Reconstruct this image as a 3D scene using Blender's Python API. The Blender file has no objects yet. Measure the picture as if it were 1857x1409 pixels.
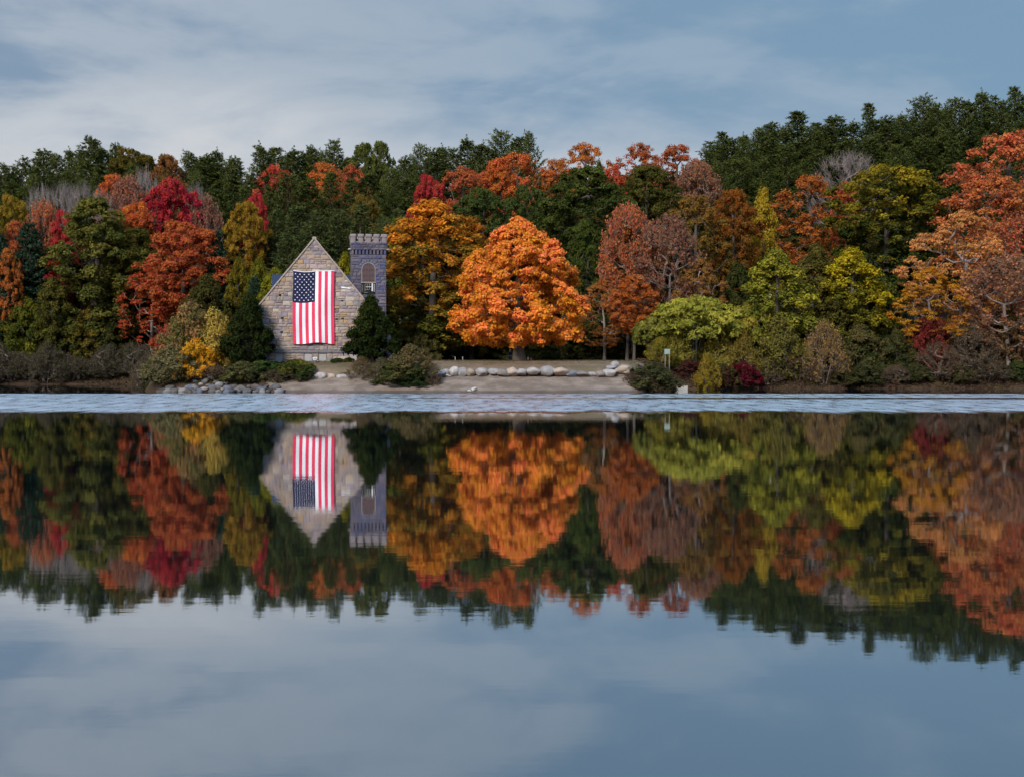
import bpy, bmesh, math
import numpy as np
from mathutils import Vector, Matrix, noise as mnoise

S = bpy.context.scene
COL = S.collection
R = math.radians

# ------------------------------------------------------------------ camera, sky, sun, exposure
CAM_Z, F, CX, HY = 3.0, 2579.0, 928.5, 655.0      # focal length and horizon in photograph pixels (1857 wide)
cam = bpy.data.cameras.new('camera')
cam.lens = 50.0; cam.sensor_width = 36.0; cam.shift_y = -0.0267
cam.clip_start = 0.5; cam.clip_end = 6000
camo = bpy.data.objects.new('camera', cam); COL.objects.link(camo)
camo.location = (0, 0, CAM_Z); camo.rotation_euler = (R(90), 0, 0)
S.camera = camo

EV = 1.45
SUN_EL, SUN_ROT = R(32), R(203)
world = bpy.data.worlds.new('World'); S.world = world; world.use_nodes = True


def lin(r, g, b):
    f = lambda v: (v / 255 / 12.92) if v <= 10 else ((v / 255 + 0.055) / 1.055) ** 2.4
    return (f(r), f(g), f(b), 1.0)


def nodes_of(tree):
    nt = tree
    nt.nodes.clear()

    def N(kind, **kw):
        n = nt.nodes.new(kind)
        ins = kw.pop('ins', {})
        for k, v in kw.items():
            setattr(n, k, v)
        for k, v in ins.items():
            s = n.inputs[k]
            if isinstance(v, bpy.types.NodeSocket):
                nt.links.new(v, s)
            else:
                s.default_value = v
        return n

    def M(op, a, b=0.0, c=0.0, clamp=False):
        n = nt.nodes.new('ShaderNodeMath'); n.operation = op; n.use_clamp = clamp
        for i, v in enumerate((a, b, c)):
            if isinstance(v, bpy.types.NodeSocket):
                nt.links.new(v, n.inputs[i])
            else:
                n.inputs[i].default_value = v
        return n.outputs[0]

    def mix(f, a, b, kind='MIX'):
        n = nt.nodes.new('ShaderNodeMix'); n.data_type = 'RGBA'; n.blend_type = kind
        for i, v in ((0, f), (6, a), (7, b)):
            if isinstance(v, bpy.types.NodeSocket):
                nt.links.new(v, n.inputs[i])
            elif i == 0:
                n.inputs[0].default_value = v
            else:
                n.inputs[i].default_value = tuple(v) + ((1,) if len(v) == 3 else ())
        return n.outputs[2]

    def smooth(v, lo, hi):
        n = nt.nodes.new('ShaderNodeMapRange'); n.interpolation_type = 'SMOOTHSTEP'
        nt.links.new(v, n.inputs[0])
        n.inputs[1].default_value = lo; n.inputs[2].default_value = hi
        return n.outputs[0]
    return nt, N, M, mix, smooth


nt, N, M, mix, smooth = nodes_of(world.node_tree)
sky = N('ShaderNodeTexSky', sky_type='NISHITA', sun_disc=False, sun_elevation=SUN_EL, sun_rotation=SUN_ROT)
sky.air_density = 1.0; sky.dust_density = 1.0; sky.ozone_density = 1.5
tc = N('ShaderNodeTexCoord')
sep = N('ShaderNodeSeparateXYZ', ins={0: tc.outputs['Generated']})
dx, dy, dz = sep.outputs
# cloud deck seen in perspective: direction over (height + offset)
den = M('ADD', M('MAXIMUM', dz, 0.0), 0.16)
cv = N('ShaderNodeCombineXYZ', ins={0: M('ADD', M('DIVIDE', dx, den), 4.3), 1: M('ADD', M('DIVIDE', dy, den), 1.7), 2: M('MULTIPLY', dz, 1.5)})
n1 = N('ShaderNodeTexNoise', ins={'Vector': cv.outputs[0], 'Scale': 1.5, 'Detail': 8.0, 'Roughness': 0.55, 'Distortion': 0.5})
n2 = N('ShaderNodeTexNoise', ins={'Vector': cv.outputs[0], 'Scale': 3.4, 'Detail': 6.0, 'Roughness': 0.55, 'Distortion': 0.2})
cl = smooth(M('ADD', M('MULTIPLY', n1.outputs['Fac'], 0.62), M('MULTIPLY', n2.outputs['Fac'], 0.38)), 0.42, 0.58)


def disp(r, g, b):      # a sky tone as it shows in the picture -> radiance before exposure
    return tuple(v / 2 ** EV for v in lin(r, g, b)[:3])


# brightness towards the horizon, stronger on the western (left) side where the day fades
hor = smooth(M('SUBTRACT', dz, M('MULTIPLY', M('SUBTRACT', n1.outputs['Fac'], 0.5), 0.13)), 0.20, 0.10)
west = smooth(M('ADD', dx, M('MULTIPLY', M('SUBTRACT', n2.outputs['Fac'], 0.5), 0.18)), 0.30, -0.40)
glow = M('MULTIPLY', hor, M('ADD', M('MULTIPLY', west, 0.66), 0.38), clamp=True)
base = N('ShaderNodeVectorMath', operation='SCALE', ins={0: sky.outputs[0], 'Scale': 0.05})
blue = mix(0.8, base.outputs[0], disp(117, 149, 177))
grey = mix(west, disp(143, 167, 189), disp(170, 182, 196))
dark = mix(west, disp(119, 150, 176), disp(132, 150, 172))
c = mix(cl, mix(0.65, blue, dark), grey)
c = mix(glow, c, disp(216, 217, 219))
zen = smooth(dz, 0.24, 0.85)                     # an overcast dome is brightest overhead
c = mix(zen, c, tuple(v * 1.45 for v in disp(150, 188, 226)))
bg = N('ShaderNodeBackground', ins={0: c, 1: 1.0})
out = N('ShaderNodeOutputWorld', ins={0: bg.outputs[0]})

sun = bpy.data.lights.new('sun', 'SUN')
sun.energy = 1.5; sun.angle = R(16); sun.color = (1.0, 0.93, 0.84)
suno = bpy.data.objects.new('sun', sun); COL.objects.link(suno)
sd = Vector((math.sin(SUN_ROT) * math.cos(SUN_EL), math.cos(SUN_ROT) * math.cos(SUN_EL), math.sin(SUN_EL)))
suno.rotation_euler = sd.to_track_quat('Z', 'Y').to_euler()
suno.location = (-60, -60, 80)

S.view_settings.view_transform = 'Standard'; S.view_settings.look = 'None'
S.view_settings.gamma = 1.0; S.view_settings.use_curve_mapping = False
S.view_settings.exposure = EV
S.cycles.use_adaptive_sampling = True; S.cycles.adaptive_threshold = 0.035
S.cycles.max_bounces = 5; S.cycles.diffuse_bounces = 2; S.cycles.glossy_bounces = 3
S.cycles.transmission_bounces = 3; S.cycles.transparent_max_bounces = 4
S.cycles.caustics_reflective = False; S.cycles.caustics_refractive = False

# ------------------------------------------------------------------ helpers


def px_to_world(px, py, D):
    return ((px - CX) / F * D, D, CAM_Z + (HY - py) / F * D)


def tag(o, label=None, cat=None, group=None, kind=None):
    if label: o['label'] = label
    if cat: o['category'] = cat
    if group: o['group'] = group
    if kind: o['kind'] = kind
    return o


def link(name, data, parent=None, loc=None):
    o = bpy.data.objects.new(name, data); COL.objects.link(o)
    if parent: o.parent = parent
    if loc is not None: o.location = loc
    return o


def np_mesh(name, V, Q, mat=None, smooth_=False, face_attr=None):
    V = np.asarray(V, np.float32); Q = np.asarray(Q, np.int32)
    me = bpy.data.meshes.new(name)
    k = Q.shape[1]
    me.vertices.add(len(V)); me.vertices.foreach_set('co', V.ravel())
    me.loops.add(Q.size); me.loops.foreach_set('vertex_index', Q.ravel())
    me.polygons.add(len(Q))
    me.polygons.foreach_set('loop_start', np.arange(0, Q.size, k, dtype=np.int32))
    if smooth_:
        me.polygons.foreach_set('use_smooth', np.ones(len(Q), bool))
    if face_attr is not None:
        at = me.attributes.new('tint', 'FLOAT_VECTOR', 'FACE')
        at.data.foreach_set('vector', np.asarray(face_attr, np.float32).ravel())
    if mat: me.materials.append(mat)
    me.update(calc_edges=True)
    return me


def bm_mesh(name, bm, mat=None, smooth_=False):
    me = bpy.data.meshes.new(name); bm.normal_update(); bm.to_mesh(me); bm.free()
    if mat: me.materials.append(mat)
    if smooth_:
        for p in me.polygons: p.use_smooth = True
    return me


def box(bm, x0, x1, y0, y1, z0, z1):
    vs = [bm.verts.new(p) for p in ((x0, y0, z0), (x1, y0, z0), (x1, y1, z0), (x0, y1, z0), (x0, y0, z1), (x1, y0, z1), (x1, y1, z1), (x0, y1, z1))]
    for f in ((3, 2, 1, 0), (4, 5, 6, 7), (0, 1, 5, 4), (1, 2, 6, 5), (2, 3, 7, 6), (3, 0, 4, 7)):
        bm.faces.new([vs[i] for i in f])
    return vs


def bevel_all(bm, w, seg=1):
    bmesh.ops.bevel(bm, geom=list(bm.edges), offset=w, segments=seg, affect='EDGES', profile=0.6)


def prism(bm, poly, y0, y1):
    """polygon in x,z (counter-clockwise seen from -y) extruded from y0 (front) to y1"""
    a = [bm.verts.new((p[0], y0, p[1])) for p in poly]
    b = [bm.verts.new((p[0], y1, p[1])) for p in poly]
    bm.faces.new(a); bm.faces.new(b[::-1])
    n = len(poly)
    for i in range(n):
        j = (i + 1) % n
        bm.faces.new((a[j], a[i], b[i], b[j]))


# ------------------------------------------------------------------ materials


def new_mat(name):
    m = bpy.data.materials.new(name); m.use_nodes = True
    return m, nodes_of(m.node_tree)


def simple_mat(name, col, rough=0.8, nscale=6.0, amt=0.35, bump=0.15, spec=0.3, objcol=False, coord='Object'):
    m, (nt, N, M, mix, smooth) = new_mat(name)
    tc = N('ShaderNodeTexCoord')
    a = N('ShaderNodeTexNoise', ins={'Vector': tc.outputs[coord], 'Scale': nscale, 'Detail': 6.0, 'Roughness': 0.6})
    b = N('ShaderNodeTexNoise', ins={'Vector': tc.outputs[coord], 'Scale': nscale * 5, 'Detail': 3.0})
    v = M('ADD', M('MULTIPLY', M('SUBTRACT', a.outputs['Fac'], 0.5), amt * 2.2), M('MULTIPLY', M('SUBTRACT', b.outputs['Fac'], 0.5), amt))
    v = M('ADD', v, 1.0)
    if objcol:
        oi = N('ShaderNodeObjectInfo'); src = oi.outputs['Color']
    else:
        src = N('ShaderNodeRGB'); src.outputs[0].default_value = tuple(col) + ((1,) if len(col) == 3 else ()); src = src.outputs[0]
    sc = N('ShaderNodeVectorMath', operation='SCALE', ins={0: src, 'Scale': v})
    bp = N('ShaderNodeBump', ins={'Strength': bump, 'Distance': 0.06, 'Height': a.outputs['Fac']})
    p = N('ShaderNodeBsdfPrincipled', ins={'Base Color': sc.outputs[0], 'Roughness': rough, 'Specular IOR Level': spec, 'Normal': bp.outputs[0]})
    N('ShaderNodeOutputMaterial', ins={0: p.outputs[0]})
    return m


def leaf_mat(name, trans=0.3, rough_spec=0.0):
    m, (nt, N, M, mix, smooth) = new_mat(name)
    oi = N('ShaderNodeObjectInfo')
    c2 = N('ShaderNodeAttribute', attribute_type='OBJECT', attribute_name='second_colour')
    mx = N('ShaderNodeAttribute', attribute_type='OBJECT', attribute_name='colour_mix')
    ms = N('ShaderNodeSeparateXYZ', ins={0: mx.outputs['Vector']})
    ti = N('ShaderNodeAttribute', attribute_type='GEOMETRY', attribute_name='tint')
    ts = N('ShaderNodeSeparateXYZ', ins={0: ti.outputs['Vector']})
    ge = N('ShaderNodeNewGeometry')
    isl = ge.outputs['Random Per Island']
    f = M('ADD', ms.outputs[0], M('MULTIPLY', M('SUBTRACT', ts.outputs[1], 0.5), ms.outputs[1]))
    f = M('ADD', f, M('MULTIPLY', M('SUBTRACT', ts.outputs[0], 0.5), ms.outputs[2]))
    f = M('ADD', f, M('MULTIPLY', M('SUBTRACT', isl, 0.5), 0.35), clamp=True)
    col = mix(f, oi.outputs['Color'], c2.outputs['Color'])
    h = M('ADD', 0.5, M('MULTIPLY', M('SUBTRACT', M('FRACT', M('MULTIPLY', isl, 7.31)), 0.5), 0.035))
    v = M('ADD', 0.72, M('MULTIPLY', M('FRACT', M('MULTIPLY', isl, 13.7)), 0.5))
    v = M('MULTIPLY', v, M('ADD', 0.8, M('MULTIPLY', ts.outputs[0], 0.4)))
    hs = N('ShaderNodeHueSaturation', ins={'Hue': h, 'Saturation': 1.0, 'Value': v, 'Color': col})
    d = N('ShaderNodeBsdfDiffuse', ins={0: hs.outputs[0]})
    t = N('ShaderNodeBsdfTranslucent', ins={0: hs.outputs[0]})
    s = N('ShaderNodeMixShader', ins={0: trans, 1: d.outputs[0], 2: t.outputs[0]})
    N('ShaderNodeOutputMaterial', ins={0: s.outputs[0]})
    return m


LEAF = leaf_mat('foliage', 0.42)
NEEDLE = leaf_mat('needles', 0.25)
BARK = simple_mat('bark', (0.10, 0.08, 0.065), 0.9, 3.0, 0.45, 0.5, objcol=True)
MORTAR = simple_mat('mortar', (0.23, 0.19, 0.17), 0.95, 3.0, 0.3)
CONC = simple_mat('blocked_opening', (0.36, 0.34, 0.34), 0.9, 1.5, 0.22)
ROCK = simple_mat('boulder_rock', (0.4, 0.38, 0.36), 0.85, 1.3, 0.6, 0.9, objcol=True)
SLATE = simple_mat('slate', (0.020, 0.030, 0.065), 0.55, 3.0, 0.3, 0.3)
LEDGE = simple_mat('ledge_stone', (0.17, 0.16, 0.18), 0.85, 2.5, 0.3)
COPING = simple_mat('coping_stone', (0.36, 0.30, 0.27), 0.85, 2.5, 0.25)
LOUVRE = simple_mat('louvre_wood', (0.11, 0.07, 0.075), 0.7, 4.0, 0.25)
DARK = simple_mat('dark_void', (0.012, 0.011, 0.013), 0.9, 2.0, 0.2)
WHITEP = simple_mat('white_paint', (0.72, 0.72, 0.74), 0.6, 4.0, 0.1)
GREYP = simple_mat('grey_post', (0.25, 0.24, 0.22), 0.8, 4.0, 0.2)
PALEGREEN = simple_mat('pale_sign', (0.24, 0.32, 0.31), 0.6, 3.0, 0.12)
FLAGW = simple_mat('flag_white', (0.80, 0.80, 0.86), 0.8, 1.2, 0.06, 0.05)
FLAGR = simple_mat('flag_red', (0.72, 0.045, 0.11), 0.8, 1.2, 0.08, 0.05)
FLAGB = simple_mat('flag_blue', (0.010, 0.012, 0.055), 0.8, 1.2, 0.1, 0.05)


def stone_mat(name, stops):
    m, (nt, N, M, mix, smooth) = new_mat(name)
    oi = N('ShaderNodeObjectInfo'); ge = N('ShaderNodeNewGeometry'); tc = N('ShaderNodeTexCoord')
    f = M('FRACT', M('ADD', M('MULTIPLY', oi.outputs['Random'], 3.7), M('MULTIPLY', ge.outputs['Random Per Island'], 5.3)))
    rp = N('ShaderNodeValToRGB', ins={0: f})
    cr = rp.color_ramp; cr.interpolation = 'CONSTANT'
    while len(cr.elements) < len(stops): cr.elements.new(0.5)
    for i, s in enumerate(stops):
        cr.elements[i].position = i / len(stops); cr.elements[i].color = tuple(s) + (1,)
    a = N('ShaderNodeTexNoise', ins={'Vector': tc.outputs['Object'], 'Scale': 4.0, 'Detail': 6.0, 'Roughness': 0.65})
    g = N('ShaderNodeTexNoise', ins={'Vector': tc.outputs['Object'], 'Scale': 0.35, 'Detail': 2.0})
    v = M('ADD', M('MULTIPLY', a.outputs['Fac'], 0.7), M('ADD', 0.3, M('MULTIPLY', g.outputs['Fac'], 0.7)))
    sc = N('ShaderNodeVectorMath', operation='SCALE', ins={0: rp.outputs[0], 'Scale': v})
    bp = N('ShaderNodeBump', ins={'Strength': 0.6, 'Distance': 0.05, 'Height': a.outputs['Fac']})
    p = N('ShaderNodeBsdfPrincipled', ins={'Base Color': sc.outputs[0], 'Roughness': 0.88, 'Specular IOR Level': 0.25, 'Normal': bp.outputs[0]})
    N('ShaderNodeOutputMaterial', ins={0: p.outputs[0]})
    return m


STONE = stone_mat('fieldstone', [(.34, .25, .19), (.29, .235, .225), (.38, .30, .225), (.32, .245, .25), (.25, .22, .24), (.43, .36, .30), (.35, .265, .215),
                                 (.27, .23, .27), (.40, .26, .15), (.33, .275, .25), (.21, .175, .185), (.37, .28, .26), (.36, .27, .24), (.30, .24, .23)])
STONE_T = stone_mat('shade_tinted_stone', [(c[0] * .56, c[1] * .60, c[2] * .70) for c in [(.185, .16, .215), (.235, .19, .21), (.15, .15, .23), (.26, .205, .20), (.18, .15, .19), (.13, .14, .24),
                                    (.22, .18, .215), (.275, .225, .225), (.16, .15, .195)]])  # darker, bluer stone: the set-back tower's shade is put into the colour


def ground_mat():
    m, (nt, N, M, mix, smooth) = new_mat('forest_floor')
    tc = N('ShaderNodeTexCoord')
    a = N('ShaderNodeTexNoise', ins={'Vector': tc.outputs['Object'], 'Scale': 0.6, 'Detail': 8.0, 'Roughness': 0.65})
    b = N('ShaderNodeTexNoise', ins={'Vector': tc.outputs['Object'], 'Scale': 9.0, 'Detail': 3.0})
    c = mix(smooth(a.outputs['Fac'], 0.35, 0.65), (0.028, 0.021, 0.016), (0.065, 0.043, 0.028))
    c = mix(smooth(b.outputs['Fac'], 0.45, 0.75), c, (0.12, 0.07, 0.04))
    bp = N('ShaderNodeBump', ins={'Strength': 0.8, 'Distance': 0.1, 'Height': b.outputs['Fac']})
    p = N('ShaderNodeBsdfPrincipled', ins={'Base Color': c, 'Roughness': 0.95, 'Specular IOR Level': 0.1, 'Normal': bp.outputs[0]})
    N('ShaderNodeOutputMaterial', ins={0: p.outputs[0]})
    return m


def sand_mat():
    m, (nt, N, M, mix, smooth) = new_mat('beach_sand')
    tc = N('ShaderNodeTexCoord')
    mp = N('ShaderNodeMapping', ins={0: tc.outputs['Object'], 3: (0.7, 0.9, 1.0)})
    a = N('ShaderNodeTexNoise', ins={'Vector': mp.outputs[0], 'Scale': 0.8, 'Detail': 9.0, 'Roughness': 0.68, 'Distortion': 0.15})
    b = N('ShaderNodeTexNoise', ins={'Vector': tc.outputs['Object'], 'Scale': 7.0, 'Detail': 4.0, 'Roughness': 0.7})
    c = mix(smooth(a.outputs['Fac'], 0.36, 0.66), (0.155, 0.118, 0.094), (0.27, 0.212, 0.175))
    c = mix(M('MULTIPLY', smooth(b.outputs['Fac'], 0.56, 0.72), 0.55), c, (0.12, 0.095, 0.07))
    sp = N('ShaderNodeSeparateXYZ', ins={0: tc.outputs['Object']})
    wet = smooth(M('ADD', sp.outputs[2], M('MULTIPLY', a.outputs['Fac'], 0.12)), 0.34, 0.14)
    c = mix(M('MULTIPLY', wet, 0.6), c, (0.07, 0.055, 0.045))
    bp = N('ShaderNodeBump', ins={'Strength': 0.7, 'Distance': 0.08, 'Height': M('ADD', a.outputs['Fac'], M('MULTIPLY', b.outputs['Fac'], 0.4))})
    p = N('ShaderNodeBsdfPrincipled', ins={'Base Color': c, 'Roughness': M('SUBTRACT', 0.95, M('MULTIPLY', wet, 0.5)), 'Specular IOR Level': 0.2, 'Normal': bp.outputs[0]})
    N('ShaderNodeOutputMaterial', ins={0: p.outputs[0]})
    return m


def lawn_mat():
    m, (nt, N, M, mix, smooth) = new_mat('autumn_lawn')
    tc = N('ShaderNodeTexCoord')
    a = N('ShaderNodeTexNoise', ins={'Vector': tc.outputs['Object'], 'Scale': 0.5, 'Detail': 7.0, 'Roughness': 0.65})
    b = N('ShaderNodeTexNoise', ins={'Vector': tc.outputs['Object'], 'Scale': 6.0, 'Detail': 4.0})
    c = mix(smooth(a.outputs['Fac'], 0.38, 0.62), (0.19, 0.137, 0.10), (0.115, 0.098, 0.058))
    c = mix(M('MULTIPLY', smooth(b.outputs['Fac'], 0.5, 0.7), 0.5), c, (0.22, 0.15, 0.095))
    p = N('ShaderNodeBsdfPrincipled', ins={'Base Color': c, 'Roughness': 0.95, 'Specular IOR Level': 0.1})
    N('ShaderNodeOutputMaterial', ins={0: p.outputs[0]})
    return m


def water_mat():
    m, (nt, N, M, mix, smooth) = new_mat('lake_water')
    tc = N('ShaderNodeTexCoord')
    sp = N('ShaderNodeSeparateXYZ', ins={0: tc.outputs['Object']})
    X, Y = sp.outputs[0], sp.outputs[1]
    # the wind-ruffled lane that crosses the lake between two calm stretches
    mp = N('ShaderNodeMapping', ins={0: tc.outputs['Object'], 3: (0.45, 0.04, 1.0)})
    wob = N('ShaderNodeTexNoise', ins={'Vector': mp.outputs[0], 'Scale': 1.0, 'Detail': 5.0, 'Roughness': 0.65})
    wv = M('SUBTRACT', wob.outputs['Fac'], 0.5)
    Yw = M('ADD', Y, M('MULTIPLY', wv, 13.0))
    far = M('ADD', Y, M('MULTIPLY', wv, 1.6))
    lane = M('MULTIPLY', smooth(Yw, 82.5, 87.5), smooth(far, 132.4, 131.2))
    # narrow calm streak inside the lane, widening to the right
    ctr = M('ADD', 115.5, M('MULTIPLY', X, -0.012))
    hw = M('ADD', 1.0, M('MULTIPLY', smooth(X, -14.0, 20.0), 1.6))
    streak = smooth(M('DIVIDE', M('ABSOLUTE', M('SUBTRACT', far, ctr)), hw), 1.1, 0.6)
    lane = M('MULTIPLY', lane, M('SUBTRACT', 1.0, M('MULTIPLY', streak, smooth(X, -22.0, 6.0))))
    # wavelets: long-crested along x
    m1 = N('ShaderNodeMapping', ins={0: tc.outputs['Object'], 3: (0.55, 1.5, 1.0)})
    w1 = N('ShaderNodeTexNoise', ins={'Vector': m1.outputs[0], 'Scale': 1.3, 'Detail': 4.0, 'Roughness': 0.6})
    m2 = N('ShaderNodeMapping', ins={0: tc.outputs['Object'], 3: (0.10, 0.55, 1.0)})
    w2 = N('ShaderNodeTexNoise', ins={'Vector': m2.outputs[0], 'Scale': 0.9, 'Detail': 3.0, 'Roughness': 0.5})
    m3 = N('ShaderNodeMapping', ins={0: tc.outputs['Object'], 3: (0.9, 0.22, 1.0)})
    w3 = N('ShaderNodeTexNoise', ins={'Vector': m3.outputs[0], 'Scale': 1.0, 'Detail': 5.0, 'Roughness': 0.7})
    h = M('ADD', M('MULTIPLY', w1.outputs['Fac'], M('ADD', 0.0007, M('MULTIPLY', lane, 0.10))), M('MULTIPLY', w2.outputs['Fac'], 0.0019))
    h = M('ADD', h, M('MULTIPLY', w3.outputs['Fac'], M('MULTIPLY', lane, 0.30)))
    bp = N('ShaderNodeBump', ins={'Strength': 1.0, 'Distance': 1.0, 'Height': h})
    rough = M('ADD', 0.022, M('MULTIPLY', lane, M('ADD', 0.30, M('MULTIPLY', M('SUBTRACT', w3.outputs['Fac'], 0.5), 0.9))))
    gl = N('ShaderNodeBsdfGlossy', ins={'Color': (0.97, 0.985, 1.0, 1), 'Roughness': rough, 'Normal': bp.outputs[0]})
    df = N('ShaderNodeBsdfDiffuse', ins={0: (0.005, 0.009, 0.011, 1)})
    lw = N('ShaderNodeLayerWeight', ins={'Blend': 0.5})
    s = N('ShaderNodeMixShader', ins={0: M('MULTIPLY', M('POWER', lw.outputs['Facing'], 1.5), 0.93, clamp=True), 1: df.outputs[0], 2: gl.outputs[0]})
    N('ShaderNodeOutputMaterial', ins={0: s.outputs[0]})
    return m


# ------------------------------------------------------------------ terrain
_K = np.array([(-900, 184), (-300, 183), (225, 182), (262, 178), (276, 152), (290, 143.5), (330, 140.6), (430, 139.8), (520, 139.0), (560, 138.4), (700, 137.9), (1000, 137.7),
               (1125, 138.2), (1150, 139.5), (1185, 144.5), (1235, 151.5), (1400, 155), (1900, 154.5), (2800, 156)], float)
_KX = (_K[:, 0] - CX) / F * 150.0


def sstep(a, b, v):
    t = np.clip((v - a) / (b - a), 0, 1)
    return t * t * (3 - 2 * t)


def terrain(X, Y):
    X = np.asarray(X, float); Y = np.asarray(Y, float)
    ys = np.interp(X, _KX, _K[:, 1]) + 0.16 * np.sin(X * 0.53) + 0.07 * np.sin(X * 1.37 + 1)
    s = Y - ys
    pxx = CX + X / 150 * F
    beach = sstep(525, 575, pxx) * (1 - sstep(1095, 1170, pxx))
    hb = np.interp(s, [-40, -6, 0, 3.6, 4.3, 5.1, 8.0, 10.5, 18, 38], [-4, -1.0, 0, 1.30, 1.45, 2.25, 2.92, 3.0, 2.75, 2.8])
    ho = np.interp(s, [-40, -6, 0, 1.0, 3.5, 7, 12, 20, 40], [-4, -1.0, 0, 0.55, 1.6, 2.7, 3.0, 2.9, 3.0])
    h = hb * beach + ho * (1 - beach)
    amp = 15.5 + 8.0 * sstep(10, 60, X) + 1.0 * np.sin(X * 0.05)
    lf = 1 - sstep(-48, -36, X)
    hill = amp * sstep(165 + 20 * lf, 262, Y) + 0.02 * np.clip(Y - 262, 0, 600)
    rough = 0.18 * np.sin(X * 0.61 + 0.3 * Y) * np.sin(Y * 0.47 - 0.2 * X) * sstep(160, 175, Y)
    return h + hill + rough


def tz(x, y):
    return float(terrain(np.array([x]), np.array([y]))[0])


def sheet(name, xs, ys, mat, off=0.0, keep=None):
    GX, GY = np.meshgrid(xs, ys)
    Z = terrain(GX, GY) + off
    V = np.stack([GX, GY, Z], -1).reshape(-1, 3)
    nx, ny = len(xs), len(ys)
    i = np.arange(nx * ny).reshape(ny, nx)
    Q = np.stack([i[:-1, :-1], i[:-1, 1:], i[1:, 1:], i[1:, :-1]], -1).reshape(-1, 4)
    if keep is not None:
        c = V[Q].mean(1); Q = Q[keep(c[:, 0], c[:, 1])]
    o = link(name, np_mesh(name, V, Q, mat, True))
    o['kind'] = 'structure'
    return o


xs = np.concatenate([np.array([-1500, -900, -500, -300, -200]), np.linspace(-150, 150, 420), np.array([200, 300, 500, 900, 1500])])
ys = np.concatenate([np.array([60, 90, 110, 125]), np.arange(130, 166, 0.33), np.arange(166, 275, 1.6), np.array([285, 300, 340, 420, 600, 1000, 2000])])
sheet('ground', xs, ys, ground_mat())
PXW = lambda x: CX + x / 150 * F
sheet('beach', np.arange(-24.5, 14.2, 0.2), np.arange(135.5, 144.2, 0.2), sand_mat(), 0.03,
      lambda x, y: (PXW(x) + 6 * np.sin(y * 1.7) + 3 * np.sin(y * 4.1) < 1158) & (PXW(x) + 8 * np.sin(y * 1.3) > 515) & (y - np.interp(x, _KX, _K[:, 1]) < 4.45))
sheet('lawn', np.arange(-24, 14.6, 0.25), np.arange(142.2, 172, 0.25), lawn_mat(), 0.045,
      lambda x, y: (PXW(x) + 8 * np.sin(y * 1.9) < 1160) & (PXW(x) + 8 * np.sin(y * 1.3) > 535) & (y - np.interp(x, _KX, _K[:, 1]) > 4.5))
wm = np_mesh('water', [(-1500, -300, 0), (1500, -300, 0), (1500, 260, 0), (-1500, 260, 0)], [(0, 1, 2, 3)], water_mat())
link('water', wm)['kind'] = 'structure'

# ------------------------------------------------------------------ plant generators (each returns trunk mesh, crown mesh, native height, native half-width)


def unit(v):
    return v / np.maximum(np.linalg.norm(v, axis=-1, keepdims=True), 1e-9)


def cards(C, Nn, A, L, W, bend=0.12):
    """diamond-shaped leaf sprays: centre, normal, long axis, length, width"""
    A = unit(A - Nn * (A * Nn).sum(-1, keepdims=True))
    B = np.cross(Nn, A)
    L = L[:, None]; W = W[:, None]
    v0 = C - A * L * .5; v2 = C + A * L * .5
    v1 = C + B * W * .5 + Nn * W * bend; v3 = C - B * W * .5 + Nn * W * bend
    V = np.stack([v0, v1, v2, v3], 1).reshape(-1, 3)
    Q = np.arange(len(V)).reshape(-1, 4)
    return V, Q


def tubes(E, n=5):
    """E rows: p0(3) p1(3) r0 r1"""
    E = np.asarray(E, float)
    p0, p1, r0, r1 = E[:, :3], E[:, 3:6], E[:, 6], E[:, 7]
    d = unit(p1 - p0)
    ref = np.where(np.abs(d[:, 2:3]) > 0.9, np.array([[1., 0, 0]]), np.array([[0, 0, 1.]]))
    u = unit(np.cross(d, ref)); w = np.cross(d, u)
    a = np.arange(n) * 2 * np.pi / n
    ring = u[:, None] * np.cos(a)[None, :, None] + w[:, None] * np.sin(a)[None, :, None]
    b = p0[:, None] + ring * r0[:, None, None]; t = (p1 + d * (r1 * .5)[:, None])[:, None] + ring * r1[:, None, None]
    V = np.concatenate([b, t], 1).reshape(-1, 3)
    k = np.arange(n); q = np.stack([k, (k + 1) % n, (k + 1) % n + n, k + n], -1)
    Q = (np.arange(len(E)) * 2 * n)[:, None, None] + q[None]
    return V, Q.reshape(-1, 4)


def limb_tubes(E):
    E = np.asarray(E, float); thin = E[:, 6] < .045
    V1, Q1 = tubes(E[~thin], 6)
    if not thin.any(): return V1, Q1
    V2, Q2 = tubes(E[thin], 3)
    return np.concatenate([V1, V2]), np.concatenate([Q1, Q2 + len(V1)])


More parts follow.
